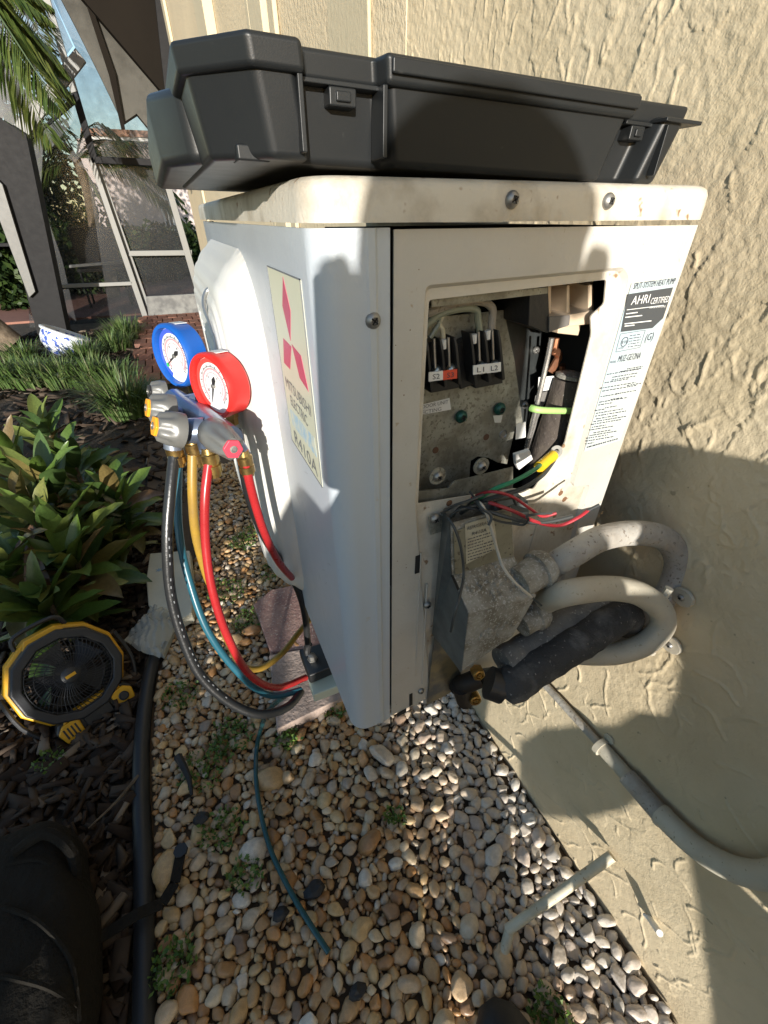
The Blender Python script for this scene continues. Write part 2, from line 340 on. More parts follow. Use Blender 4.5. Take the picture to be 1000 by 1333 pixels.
def vnoise(Y, Z, scale, seed):
    rs = np.random.RandomState(seed); n = 256; L = rs.rand(n,n)
    a = Y*scale+50; b = Z*scale+50; i = np.floor(a).astype(int); j = np.floor(b).astype(int); fa = a-i; fb = b-j
    fa = fa*fa*(3-2*fa); fb = fb*fb*(3-2*fb); i %= n; j %= n; i1 = (i+1)%n; j1 = (j+1)%n
    return (L[i,j]*(1-fa)+L[i1,j]*fa)*(1-fb)+(L[i,j1]*(1-fa)+L[i1,j1]*fa)*fb
def fbm(Y,Z,scale,seed,oct=4):
    t = 0; a = 1; tot = 0
    for k in range(oct): t = t+a*vnoise(Y,Z,scale*2**k,seed+k); tot += a; a *= .5
    return t/tot
def stucco_wall():
    y0,y1,z0,z1,st = -.50,.62,G-.02,.80,.0017
    ys = np.arange(y0,y1,st); zs = np.arange(z0,z1,st); Y,Z = np.meshgrid(ys,zs,indexing='ij')
    wy = Y+.02*(fbm(Y,Z,16,5)-.5); wz = Z+.02*(fbm(Y,Z,16,9)-.5)
    up = np.clip((Z+.05)/.25,0,1)                        # the trowelling is rougher higher up
    h = .003*(fbm(wy,wz,5,11,2)-.5)
    h += (.0004+.0005*up)*(vnoise(Y,Z,240,21)-.5) + (.0002+.0002*up)*(vnoise(wy,wz*.8,110,31)-.5)
    for sc,sd,lev,wd,hh in ((10,41,.52,.004,.0013),(18,51,.57,.006,.0012)):
        n = fbm(wy*1.5,wz*.8,sc,sd,3); gate = np.clip((fbm(Y,Z,8,sd+3,2)-.47)*9,0,1)
        h += hh*np.exp(-((n-lev)/wd)**2)*gate*(.55+.45*up)
        h += .0004*np.clip((n-lev)/.012,0,1)*gate
    rs = np.random.RandomState(4)
    def stroke(y,z,a,L,hh,wd,curl):
        nonlocal h
        for _ in range(int(L/.0012)):
            i = int((y-y0)/st); j = int((z-z0)/st)
            if 4 <= i < len(ys)-4 and 4 <= j < len(zs)-4:
                dy = ys[i-3:i+4][:,None]-y; dz = zs[j-3:j+4][None,:]-z
                h[i-3:i+4,j-3:j+4] = np.maximum(h[i-3:i+4,j-3:j+4], base[i-3:i+4,j-3:j+4]+hh*np.exp(-(dy*dy+dz*dz)/(wd*wd)))
            a += rs.normal(0,.12)+curl; y += math.cos(a)*.0012; z += math.sin(a)*.0012
    base = h.copy()
    for k in range(620):
        y = rs.uniform(y0,y1); z = rs.uniform(z0,z1)
        if z > .1: a = math.pi/2+rs.normal(0,.45)
        else: a = rs.uniform(0,6.28)
        if z < .1 and rs.rand() < .25: continue
        stroke(y,z,a,rs.uniform(.008,.045 if z > .1 else .10),rs.uniform(.0009,.0019),rs.uniform(.0012,.0018),rs.normal(0,.018))
    X = W-h+.0012
    n = len(ys); m = len(zs); V = np.stack([X,Y,Z],-1).reshape(-1,3)
    I = np.arange(n*m).reshape(n,m); Q = np.stack([I[:-1,:-1],I[:-1,1:],I[1:,1:],I[1:,:-1]],-1).reshape(-1,4)
    me = bpy.data.meshes.new('stucco_face'); me.vertices.add(len(V)); me.vertices.foreach_set('co',V.astype(np.float32).ravel())
    me.loops.add(Q.size); me.loops.foreach_set('vertex_index',Q.ravel().astype(np.int32)); me.polygons.add(len(Q))
    me.polygons.foreach_set('loop_start',np.arange(0,Q.size,4,dtype=np.int32)); me.update(calc_edges=True); me.validate()
    me.shade_smooth(); me.materials.append(m_stucco)
    return me
wall = empty('house_wall', (W,0,G), 'beige stucco house wall with rough trowel ridges behind the outdoor unit', 'wall')
wf = bpy.data.objects.new('stucco_face', stucco_wall()); COL.objects.link(wf); wf.parent = wall; wf.location = (-W,0,-G)
q = g()
q.box((W+.003,-2.6,G-.03),(W+.25,6.0,.80)); q.box((W+.003,-2.6,.80),(W+.25,6.0,2.6))
q = g().box((W,.62,G-.03),(W+.25,2.3,2.6)); q.box((W,-.50,.80),(W+.25,.62,2.6)); q.box((W,-2.6,G-.03),(W+.25,-.50,2.6))
q.box((W+.02,-.50,G-.03),(W+.25,.62,.80)); q.obj('wall_block', m_stucco_far, wall)
# vertical cream trim and recessed stretch of the wall beyond the unit
def wy(px,py): return on(px,py,0,W).y
q = g().box((W-.008,.75,G),(W-.001,.96,2.6)); q.obj('trim', m_trim, wall, bev=.003)
q = g().box((W-.015,1.36,G),(W-.002,1.42,2.6)).box((W-.022,1.46,G),(W-.002,1.62,2.6)).box((W-.014,1.66,G),(W-.002,1.70,2.6)); q.obj('trim', m_trim, wall, bev=.004)
q = g().box((W,2.3,G-.03),(W+.25,5.9,2.6)); q.obj('wall_block', m_stucco_far, wall)
q = g().box((W-.02,4.15,G),(W-.002,4.3,2.6)); q.obj('corner_post', m_trim, wall, bev=.004)
q = g().prism([(W-.04,2.35,2.2),(W-.04,2.35,.9),(W-.04,2.45,.75),(W-.04,2.6,.75),(W-.04,2.6,2.2)],(.038,0,0)); q.obj('shutter_edge', m_trim, wall)
# roof eave of the house with its dark soffit and grey fascia
eave = empty('house_eave', on(150,60,1,4.4), 'dark brown soffit and grey fascia of the house eave over the screened porch', 'eave')
def tr(P,Y): return [on(x,y,1,Y) for x,y in P]
g().prism(tr([(92,-20),(222,-20),(218,130),(213,122)],4.6),(0,.5,0)).obj('soffit', m_soffit, eave)
g().prism(tr([(70,-20),(92,-20),(213,122),(222,185),(214,222),(196,170),(178,148),(160,160),(130,98),(96,30)],4.7),(0,.12,0)).obj('fascia', m_fascia, eave)
g().prism(tr([(104,-20),(110,-20),(150,95),(163,168),(158,168),(142,98)],4.66),(0,.03,0)).obj('gutter_lip', m_soffit, eave)
g().prism(tr([(200,-20),(228,-20),(222,60),(232,160),(222,180),(214,110)],4.5),(0,.06,0)).obj('downspout', m_bronze_shade, eave)

# ------------------------------------------------------------------ edging, pebbles, mulch
g().tube([(x,y,G+.006) for x,y in EDGE[:8]], .0165, 14, 6).obj('garden_edging', m_blackp, smooth=True, label='black plastic tube edging between the dark mulch and the gravel', cat='edging')

def pebble_mesh(k, sub):
    b = bmesh.new(); bmesh.ops.create_icosphere(b, subdivisions=sub, radius=1); rs = random.Random(k)
    dirs = [(Vector((rs.gauss(0,1),rs.gauss(0,1),rs.gauss(0,1))).normalized(), rs.uniform(.55,.9)) for _ in range(rs.choice((3,6,9)))]
    sc = Vector((1, rs.uniform(.62,.95), rs.uniform(.5,.72)))
    for v in b.verts:
        p = v.co.copy()
        for d,c in dirs:                                  # water-worn flats
            t = p.dot(d)
            if t > c: p -= d*(t-c)*.85
        p *= 1+.06*math.sin(3*p.x+k)*math.cos(4*p.y+k*2)+.035*math.sin(7*p.z+5*p.x+k)
        v.co = Vector((p.x*sc.x,p.y*sc.y,p.z*sc.z))
    me = bpy.data.meshes.new('pebble'); b.to_mesh(me); b.free(); me.materials.append(m_pebble); me.shade_smooth(); return me
def visible(p, mg=20):
    q = MR@(np.array(p)-CP)
    if q[2] < .05: return 0
    x = PX+F*q[0]/q[2]; y = PY-F*q[1]/q[2]
    return q[2] if (-mg < x < 1000+mg and -mg < y < 1333+mg) else 0
def scatter():
    cell = {}; out = []; rs = random.Random(3)
    def ok(x,y,r,k):
        ci,cj = int(x//.04),int(y//.04)
        for i in range(ci-2,ci+3):
            for j in range(cj-2,cj+3):
                for (a,b_,c) in cell.get((i,j),()):
                    if (a-x)**2+(b_-y)**2 < ((c+r)*k)**2: return False
        return True
    for rmin,rmax,tries,k in ((.018,.026,70,1.1),(.0115,.0150,1500,.92),(.0078,.0108,36000,.82),(.0052,.0068,52000,.80)):
        for _ in range(tries):
            y = rs.uniform(-.5,1.75); x = rs.uniform(-.37,.345); r = rs.uniform(rmin,rmax)
            if rmin > .016 and (x > .16 or rs.random() < .35): continue
            if y > .3 and rmin > .011 and rs.random() < .5: continue
            if x < edge_x(y)+.02+r*.5 or x > W-r*.8: continue
            if not visible((x,y,G)): continue
            if ok(x,y,r,k): out.append((x,y,r)); cell.setdefault((int(x//.04),int(y//.04)),[]).append((x,y,r))
    return out
PB = scatter()
pm = [pebble_mesh(k,3) for k in range(14)]; pl = [pebble_mesh(k+40,2) for k in range(14)]
PB.sort(key=lambda p: -p[2]/visible((p[0],p[1],G)))
gv = []; gf = []; off = 0; ps = []
for i,(x,y,rr) in enumerate(PB):
    rs = random.Random(i*7+1)
    R = Matrix.Rotation(rs.uniform(0,6.28),4,'Z')@Matrix.Rotation(rs.gauss(0,.28),4,'X')@Matrix.Rotation(rs.gauss(0,.28),4,'Y')
    s_ = rr*rs.uniform(1.08,1.3); sx = rs.uniform(1,1.2)
    z = G+rr*.32+rs.uniform(-.003,.006)+(.004 if rr > .015 else 0)
    M = Matrix.Translation((x,y,z))@R@Matrix.Diagonal((s_*sx,s_,s_,1))
    if i < 300:
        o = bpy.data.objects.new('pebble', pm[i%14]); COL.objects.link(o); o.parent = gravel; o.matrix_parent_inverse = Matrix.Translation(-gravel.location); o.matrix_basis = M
    else:
        me = (pm if (rr > .0098 and y < .35) else pl)[i%14]
        if 'co' not in me:
            a = np.empty(len(me.vertices)*3); me.vertices.foreach_get('co',a); me['co'] = 1
            CACHE = globals().setdefault('CACHE',{}); fi = np.empty(len(me.loops),dtype=int); me.loops.foreach_get('vertex_index',fi); CACHE[me.name] = (a.reshape(-1,3),fi.reshape(-1,3))
        a,fi = CACHE[me.name]; Mn = np.array(M)
        gv.append(a@Mn[:3,:3].T+Mn[:3,3]); gf.append(fi+off); off += len(a)
def big_mesh(name, V, T, m, smooth=True):
    me = bpy.data.meshes.new(name); me.vertices.add(len(V)); me.vertices.foreach_set('co',V.astype(np.float32).ravel()); k = T.shape[1]
    me.loops.add(T.size); me.loops.foreach_set('vertex_index',T.ravel().astype(np.int32)); me.polygons.add(len(T))
    me.polygons.foreach_set('loop_start',np.arange(0,T.size,k,dtype=np.int32)); me.update(calc_edges=True)
    if smooth: me.shade_smooth()
    me.materials.append(m); o = bpy.data.objects.new(name, me); COL.objects.link(o); return o
rs = random.Random(77)
for k in range(9500):                                       # the small stones and grit showing between the bigger ones
    y = rs.uniform(-.5,1.0); x = rs.uniform(-.36,.34)
    if x < edge_x(y)+.02 or not visible((x,y,G)): continue
    me = pl[k%14]
    if me.name not in CACHE:
        a = np.empty(len(me.vertices)*3); me.vertices.foreach_get('co',a); fi = np.empty(len(me.loops),dtype=int); me.loops.foreach_get('vertex_index',fi); CACHE[me.name] = (a.reshape(-1,3),fi.reshape(-1,3))
    a,fi = CACHE[me.name]; s_ = rs.uniform(.0028,.0062)
    Mn = np.array(Matrix.Translation((x,y,G-.001+rs.uniform(-.002,.003)))@Matrix.Rotation(rs.uniform(0,6.28),4,'Z')@Matrix.Rotation(rs.gauss(0,.5),4,'X')@Matrix.Diagonal((s_*1.2,s_,s_,1)))
    gv.append(a@Mn[:3,:3].T+Mn[:3,3]); gf.append(fi+off); off += len(a)
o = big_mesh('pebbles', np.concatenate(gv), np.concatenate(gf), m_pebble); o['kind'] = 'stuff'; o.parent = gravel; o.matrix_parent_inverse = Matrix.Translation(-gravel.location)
print('pebbles', len(PB))

def chips():
    V = []; T = []; off = 0; rs = random.Random(8)
    base = np.array([(-1,-1,-1),(1,-1,-1),(1,1,-1),(-1,1,-1),(-1,-1,1),(1,-1,1),(1,1,1),(-1,1,1)],float)
    Fq = np.array([(0,3,2,1),(4,5,6,7),(0,1,5,4),(1,2,6,5),(2,3,7,6),(3,0,4,7)]); n = 0
    while n < 11000:
        if n < 8000: y = rs.uniform(-.25,1.6); x = rs.uniform(-1.1,-.22)
        else: y = rs.uniform(1.4,5.5); x = rs.uniform(-2.3,-.2)
        if (y < 1.75 and x > edge_x(y)-.025) or not visible((x,y,G),40): n += 1; continue
        L = rs.uniform(.006,.03); w_ = L*rs.uniform(.2,.5); t = L*rs.uniform(.08,.2)
        if y > 1.5: L *= 1.8; w_ *= 1.8
        B = base*np.array([L,w_,t]); B[:,1] *= np.where(B[:,0] > 0, rs.uniform(.3,1),1); B[:,2] += rs.uniform(-.3,.3)*B[:,0]*.2
        R = np.array((Matrix.Rotation(rs.uniform(0,6.28),3,'Z')@Matrix.Rotation(rs.gauss(0,.35),3,'X')@Matrix.Rotation(rs.gauss(0,.3),3,'Y')))
        V.append(B@R.T+np.array([x,y,G-.012+rs.uniform(0,.022)])); T.append(Fq+off); off += 8; n += 1
    o = big_mesh('bark_mulch', np.concatenate(V), np.concatenate(T), m_chip, False); tag(o,'dark bark mulch covering the garden bed left of the black edging','mulch',kind='stuff')
chips()

# brick path and the terracotta floor of the porch
path = g().box((-.52,3.2,G-.03),(W,6.2,G+.0)).obj('path', m_soil, kind='structure')
bm_ = [g().box((-.047,-.097,0),(.047,.097,.045)) for _ in range(3)]
bme = []
for i,b_ in enumerate(bm_):
    me = bpy.data.meshes.new('brick'); me.from_pydata([v+Vector((random.uniform(-.002,.002),random.uniform(-.002,.002),0)) for v in b_.v],[],b_.f); me.materials.append(m_brick); bme.append(me)
y = 3.3; row = 0; n = 0
while y < 6.1:
    x = -.44+(.05 if row%2 else 0)-max(0,(y-4.4))*.0
    while x < W-.06:
        o = bpy.data.objects.new('brick', bme[n%3]); COL.objects.link(o); o.parent = path; o.matrix_parent_inverse = Matrix.Translation(-path.location)
        o.location = (x,y,G-.012+random.uniform(0,.004)); o.rotation_euler = (0,0,random.uniform(-.02,.02)+ (0)); n += 1; x += .104
    y += .206; row += 1
g().box((-6,6.35,G-.05),(3,11.5,G+.002)).obj('porch_floor', m_deck, kind='structure')
# ------------------------------------------------------------------ the outdoor unit
ZC, ZT, L_ = .4737, .4924, .62; D = .285
unit = empty('heat_pump', (0,0,0), 'white outdoor heat pump unit with its side service cover off and the wiring exposed', 'heat pump')
# front panel with its rounded near corner, wrapping onto the side up to the seam
prof = [(.0435,.0015),(.036,.0015),(.034,-.0004),(.030,-.0006),(.028,.0005),(.0175,.0005)]
prof += [(.0175-.0175*math.sin(a),.018-.0175*math.cos(a)) for a in [math.pi/2*k/9 for k in range(1,10)]]
prof += [(0,.06),(0,L_-.015),(.004,L_-.004),(.015,L_)]
back = [(x+.004 if y > .03 else x+.0015, y+.004) for x,y in prof[::-1]]
q = g(); n = len(prof)
V = [(x,y,z) for z in (0,ZC-.0022) for x,y in prof]; q.add(V,[(i+1,i,i+n,i+1+n) for i in range(n-1)])
V = [(x+.0022*(1 if y > .015 else 0),y+.0022,z) for z in (0,ZC-.0022) for x,y in prof]; q.add(V,[(i,i+1,i+1+n,i+n) for i in range(n-1)])
q.add([(x,y,0) for x,y in prof]+[(x+.0022*(1 if y > .015 else 0),y+.0022,0) for x,y in prof],[(i,i+1,i+1+n,i+n) for i in range(n-1)])
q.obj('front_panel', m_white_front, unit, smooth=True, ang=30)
g().box((.006,.012,.0),(D-.006,L_,.008)).obj('base_pan', m_galv_d, unit)
g().box((D-.012,.012,0),(D-.003,L_,ZC-.004)).obj('back_panel', m_galv_d, unit)
g().box((.2,.3,.0),(D-.02,.6,.4)).obj('coil', m_galv_d, unit)
# fan grille: raised rounded field on the front face with concentric steps
def grille():
    y0,y1,z0,z1 = .192,.610,.012,.452; st = .0028; ys = np.arange(y0,y1+.001,st); zs = np.arange(z0,z1+.001,st)
    Y,Z = np.meshgrid(ys,zs,indexing='ij'); cy,cz = (y0+y1)/2,(z0+z1)/2; rr = .085
    dx = np.abs(Y-cy)-((y1-y0)/2-rr); dz = np.abs(Z-cz)-((z1-z0)/2-rr)
    d = -(np.minimum(np.maximum(dx,dz),0)+np.hypot(np.maximum(dx,0),np.maximum(dz,0))-rr)   # distance inside the outline
    t = np.clip(d/.062,0,1); h = .033*(1-(1-t)**2.4)
    for s0 in (.010,.026,.044,.058): h += .0016*np.clip((d-s0)/.0035,0,1)-.0008*np.exp(-((d-s0+.002)/.0018)**2)
    inner = np.clip((d-.075)/.01,0,1); h -= inner*.004*(.5+.5*np.cos(d*2*math.pi/.009))
    h = np.where(d < 0, -.003, h)
    V = np.stack([-h,Y,Z],-1).reshape(-1,3); n,m = len(ys),len(zs); I = np.arange(n*m).reshape(n,m)
    Q = np.stack([I[:-1,:-1],I[:-1,1:],I[1:,1:],I[1:,:-1]],-1).reshape(-1,4)[:, ::1]
    o = big_mesh('fan_grille', V, Q, m_grille); o.parent = unit; o.data.set_sharp_from_angle(angle=math.radians(50))
grille()
# top cover, edges rolled
cov = g(); o2 = .0035
def rrect(x0,y0,x1,y1,r,k=6):
    P = []
    for cx,cy,a0 in ((x1-r,y0+r,-90),(x1-r,y1-r,0),(x0+r,y1-r,90),(x0+r,y0+r,180)):
        P += [(cx+r*math.cos(math.radians(a0+90*i/k)),cy+r*math.sin(math.radians(a0+90*i/k))) for i in range(k+1)]
    return P
lev = [(ZC,0),(ZC+.001,.0),(ZT-.0055,.0004),(ZT-.0025,.0016),(ZT-.0006,.0045),(ZT,.009),(ZT+.0012,.05)]
V = []; 
for z,ins in lev: V += [(x,y,z) for x,y in rrect(-o2+ins,-o2+ins,D+o2-ins,L_+o2-ins,.0185-ins*.3)]
n = len(V)//len(lev)
cov.add(V,[(i*n+k,i*n+(k+1)%n,(i+1)*n+(k+1)%n,(i+1)*n+k) for i in range(len(lev)-1) for k in range(n)]+[tuple(range(n-1,-1,-1)),tuple(range((len(lev)-1)*n,len(lev)*n))])
cov.obj('top_cover', m_dirty, unit, smooth=True, ang=40)
for px,py in ((666,260),(791,262)): screw(on(px,py,1,-o2+.0002),(0,-1,0),.0043,unit)
screw(on(485,417,1,.0012),(0,-1,0),.0048,unit)
# side panel: sheet with the stepped recess and the cut-out
def s2(px,py): p = on(px,py,1,.0); return (p.x,p.z)
def S(P): return [s2(*p) for p in P]
outer = [(.0460,.004),(.118,.010),(D-.002,.010),(D-.002,ZC-.003),(.0460,ZC-.003)]
def rnd(P,r,k=4):
    out = []; n = len(P)
    for i in range(n):
        a = Vector(P[i-1]); b = Vector(P[i]); c = Vector(P[(i+1)%n]); u_ = (a-b); v_ = (c-b); rr = min(r,u_.length*.45,v_.length*.45)
        p = b+u_.normalized()*rr; q_ = b+v_.normalized()*rr
        for j in range(k+1):
            t = j/k; out.append(tuple((1-t)**2*p+2*t*(1-t)*b+t*t*q_))
    return out
reci = rnd(S([(556,372),(815,348),(822,362),(748,635),(770,632),(757,672),(735,760),(560,900),(542,660)]),.004)
hole = rnd(S([(564,392),(797,365),(794,397),(776,413),(777,437),(741,580),(724,604),(700,640),(672,640),(548,660)]),.0022)
f0 = lambda u_,v_,d_: Vector((u_,.002+d_,v_))
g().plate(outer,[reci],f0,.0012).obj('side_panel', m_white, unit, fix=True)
q = g(); n = len(reci); r2 = [(x+(.0022 if x < .12 else -.0022)*(1 if 1 else 0), z+(.0022 if z < .3 else -.0022)) for x,z in reci]
q.add([(x,.0021,z) for x,z in reci]+[(x,.0052,z) for x,z in r2],[(i,(i+1)%n,(i+1)%n+n,i+n) for i in range(n)])
q.obj('recess_rim', m_white, unit, smooth=True, ang=60, fix=True)
f1 = lambda u_,v_,d_: Vector((u_,.0052+d_,v_))
g().plate(r2,[hole],f1,.0012).obj('recess_plate', m_dirty, unit, fix=True)
g().prism([(x,.0095,z) for x,z in ((.06,.0),(.095,.0),(.095,.15),(.06,.15))],(0,.002,0)).obj('corner_plate', mat('oily_steel',(.30,.26,.17),.4,.6,col2=(.12,.13,.13),cs=12,var=.15,vs=10), unit)
# low strip by the seam with slots, ridge and screws
def sl(P,m=m_dark,y=.0016,name='slot',par=None): return g().prism([on(x,y_,1,y) for x,y_ in P],(0,-.0004,0)).obj(name,m,par or unit)
for P in ([(541,724),(547,722),(546,745),(540,747)],[(533,904),(537,902),(537,917),(533,919)],[(517,928),(529,922),(529,927),(517,933)],[(508,934),(510,933),(510,944),(508,945)]): sl(P)
for px,py,rr in ((556,787,.0042),(548,899,.004),(494,941,.003)): screw(on(px,py,1,.0012),(0,-1,0),rr,unit)
g().tube([on(556,760,1,.0015),on(550,890,1,.0015)],.0009,6).obj('pressed_rib', m_white, unit, smooth=True)
for a,b_ in (((548,720),(541,880)),): g().tube([on(*a,1,.0015),on(*b_,1,.0015)],.0007,6).obj('pressed_rib', m_white, unit, smooth=True)
for a,b_ in (((672,640),(640,720)),((650,600+60),(627,720)),((705,660),(688,720))): g().tube([on(*a,1,.0052),on(*b_,1,.0052)],.0008,6).obj('pressed_rib', m_dirty, unit, smooth=True)
for px,py in ((585,655),(730,642),(763,620),(735,650)): g().lathe([(.003,0),(.0022,.0005),(.0003,.0006)],on(px,py,1,.0052),(0,-1,0),10).obj('rust_spot', mat('rust_spot',(.16,.08,.04),.9,var=.1), unit)

rs = random.Random(12); q = g()
for k in range(70):
    z = rs.uniform(.02,.46); x = rs.choice((rs.uniform(.047,.066),rs.uniform(.24,.28),rs.uniform(.05,.28)))
    if .06 < x < .24 and z < .45: continue
    r0 = rs.uniform(.0002,.0006); q.lathe([(r0,0),(r0*.6,r0*.2),(r0*.1,r0*.25)],(x,.0019,z),(0,-1,0),6)
q.obj('grime_specks', mat('grime',(.20,.14,.09),.9,var=.2), unit, kind='stuff')
q = g()
for k in range(26):
    y = rs.uniform(.03,.18); z = rs.uniform(.02,.44); a = rs.uniform(-1.5,1.5); ln = rs.uniform(.004,.02); w_ = .00018
    q.prism([(-.0001,y,z),(-.0001,y+ln*math.cos(a),z+ln*math.sin(a)),(-.0001,y+ln*math.cos(a)+w_,z+ln*math.sin(a)+w_),(-.0001,y+w_,z+w_)],(-.0001,0,0))
q.obj('scratches', mat('scratch_grey',(.36,.36,.36),.6,var=.1), unit, kind='stuff')
# inside the cut-out
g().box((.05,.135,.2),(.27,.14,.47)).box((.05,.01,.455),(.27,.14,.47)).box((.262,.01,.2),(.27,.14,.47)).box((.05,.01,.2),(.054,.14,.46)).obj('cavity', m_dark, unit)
YB = .042
board = g().prism([on(x,y_,1,YB) for x,y_ in [(545,415),(656,404),(670,470),(681,554),(671,556),(660,604),(648,602),(636,596),(622,594),(613,600),(611,622),(590,628),(583,640),(540,655)]],(0,.0015,0)).obj('control_plate', m_galv, unit)
g().prism([on(x,y_,1,YB-.03) for x,y_ in [(540,640),(583,636),(592,626),(612,622),(640,615),(668,608),(668,650),(540,690)]],(0,.0012,0)).obj('lower_bracket', m_galv, unit)
g().prism([on(562,388,1,.012),on(713,374,1,.012),on(713,382,1,.012),on(562,400,1,.012)],(0,.08,0)).obj('upper_rail', m_galv, unit)
for px,py in ((570,620),(627,607)):
    a = on(px,py,1,YB-.034); g().lathe([(.0075,0),(.0075,.0012)],a+Vector((0,.0012,0)),(0,-1,0),20).obj('tab', m_galv, unit); screw(a,(0,-1,0),.0042,unit)
pA = on(646,404,1,YB); 
g().add([on(656,404,1,YB),on(714,398,1,YB+.07),on(700,545,1,YB+.07),on(681,555,1,YB),on(670,470,1,YB)],[(0,1,2,3,4)]).obj('inner_wall', m_galv_d, unit)
for px,py,yy in ((698,456,YB+.03),(683,527,YB+.002)): screw(on(px,py,1,yy),(-.5,-1,0),.0032,unit)
# terminal blocks
def terminal(x0,x1,ytop,ybot,slant,n,labels,first=False):
    tb = g(); P = lambda a,b_,yy: on(a,b_,1,yy)
    tb.prism([P(x0,ytop,YB-.012),P(x1,ytop-4,YB-.012),P(x1+slant,ybot-7,YB-.012),P(x0+slant,ybot,YB-.012)],(0,.012,0))
    t = tb.obj('terminal_block', m_blackp, unit, bev=.0006)
    for k in range(n+1):                                   # the barrier walls between the ways
        a = x0+(x1-x0)*k/n; dy = -4*k/n
        q = g().prism([P(a-1.3,ytop-3+dy,YB-.022),P(a+1.3,ytop-3+dy,YB-.022),P(a+1.3+slant*.45,ybot-58+dy,YB-.024),P(a+3+slant,ybot-6+dy*1.6,YB-.022),P(a+slant-.5,ybot-4+dy*1.6,YB-.022),P(a-1.3+slant*.45,ybot-52+dy,YB-.024)],(0,.012,0))
        q.obj('barrier', m_blackp, t, bev=.0004)
    for k in range(n):
        a = x0+(x1-x0)*(k+.5)/n; dy = -4*(k+.5)/n
        if labels[k]:
            sx = a+slant*.55; sy = ytop+44+dy
            w_ = (x1-x0)/n*.5
            c0 = P(sx-w_,sy+8,YB-.0255); c1 = P(sx+w_,sy+5.5,YB-.0255); c2 = P(sx+w_,sy-6.5,YB-.0255); c3 = P(sx-w_,sy-4,YB-.0255)
            l_ = g().prism([c0,c1,c2,c3],(0,.001,0)).obj('way_label', m_paper if labels[k] != 'S3' else mat('label_red',(.65,.08,.04),.4,var=0), t)
            text(labels[k], c0+(c1-c0)*.25+(c3-c0)*.22, c1-c0, c3-c0, (c3-c0).length*.55, m_ink, t, width=(c1-c0).length*.5)
        sc_ = P(a+slant*.8,ybot-27+dy,YB-.016); screw(sc_,(0,-1,0),.0052,t,mat('screw_bright',(.55,.52,.42),.3,.9,var=.2,vs=80))
        g().tube([P(a+1,ytop-4+dy,YB-.018),P(a+slant*.4,ytop+34+dy,YB-.02)],.0011,8).obj('terminal_tongue', m_steel, t, smooth=True)
    return t
terminal(555,592,446,512,6,2,['S2','S3']); terminal(613,649,437,506,6,2,['L1','L2'])
g().prism([on(x,y_,1,YB-.009) for x,y_ in [(592,450),(612,440),(619,500),(600,507)]],(0,.009,0)).obj('block_housing', m_blackp, unit, bev=.0005)
# wires feeding the blocks
for P,rr,mm in (([(556,408),(590,396),(625,392),(640,400),(641,412),(640,425),(641,440)],.0046,m_conduit),([(553,425),(575,408),(605,401),(620,404),(622,415),(624,428),(625,440)],.0042,m_clear),([(560,440),(566,430),(572,420),(574,400)],.003,m_clear),([(577,444),(576,430),(572,420),(580,402)],.003,m_lab_y)):
    g().tube([on(x,y_,1,YB-.014) for x,y_ in P],rr*.62,10,5).obj('lead', mm, unit, smooth=True)
for px,py in ((617,435),(635,430),(577,442)):
    a = on(px,py,1,YB-.018); g().tube([a,a+Vector((.0006,0,-.006))],.0022,10).obj('crimp_sleeve', m_paper, unit, smooth=True)
for px,py in ((600,542),(650,532)):
    screw(on(px,py,1,YB-.002),(0,-1,0),.0055,unit,mat('green_screw',(.02,.09,.07),.35,.4,var=.2,vs=60))
for px,py in ((567,586),(633,569)): g().lathe([(.003,0),(.003,.0003)],on(px,py,1,YB),(0,-1,0),14).obj('rivet_hole', mat('rust',(.10,.05,.03),.8,var=.1), unit)
g().lathe([(.0042,0),(.0036,.001),(.003,.0003)],on(655,565,1,YB),(0,-1,0),14).obj('rivet', m_steel, unit)
def sticker(P,yy,m,par=unit,name='sticker',th=.0004):
    return g().prism([on(x,y_,1,yy) for x,y_ in P],(0,-th,0)).obj(name,m,par,fix=True)
P4 = [(548,527),(585,518),(587,533),(548,540)]; st = sticker(P4,YB,m_paper)
a = on(549,532,1,YB-.0005); b_ = on(585,524.5,1,YB-.0005)
text('DOOR UNIT',a,b_-a,(0,0,1),.0030,m_inkg,st,width=(b_-a).length*.95)
a = on(549,539.5,1,YB-.0005); b_ = on(577,533.5,1,YB-.0005); text('ECTING',a,b_-a,(0,0,1),.0030,m_inkg,st,width=(b_-a).length*.9)
st = sticker([(701,491),(722,489),(718,507),(700,510)],.045,m_paper); a = on(701,504,1,.0443); text('G',a,(1,0,.15),(0,0,1),.0035,m_dialr,st)
sticker([(672,552),(684,549),(684,569),(671,572)],.02,m_paper)
sticker([(642,541),(654,540),(652,550),(644,550)],YB,mat('scratch',(.6,.6,.55),.4,var=0),name='bare_patch')
# cream relay holder
q = g(); hold = on(740,400,1,.03)
hb = [on(x,y_,1,.014) for x,y_ in [(714,371),(771,366),(771,408),(716,412)]]
q.prism([on(x,y_,1,.045) for x,y_ in [(714,371),(773,366),(774,408),(716,412)]],(0,.02,0))
for x0,x1 in ((713,718),(738,742),(766,771)): q.prism([on(x0,371,1,.02),on(x1,371,1,.02),on(x1,408,1,.02),on(x0,409,1,.02)],(0,.045,0))
q.prism([on(x,y_,1,.014) for x,y_ in [(716,412),(740,410),(773,404),(768,422),(716,428)]],(0,.03,0)); q.prism([on(x,y_,1,.022) for x,y_ in [(727,427),(757,422),(753,437),(726,434)]],(0,.02,0))
q.obj('relay_holder', m_cream, unit, bev=.0006)
g().prism([on(x,y_,1,.0125) for x,y_ in [(690,378),(714,372),(716,428),(740,410),(741,424),(714,436),(688,424)][:3]+[(740,410)][:0]+[(714,434),(688,424)]],(0,.04,0)).obj('relay_bracket', m_blackp, unit, bev=.0006)
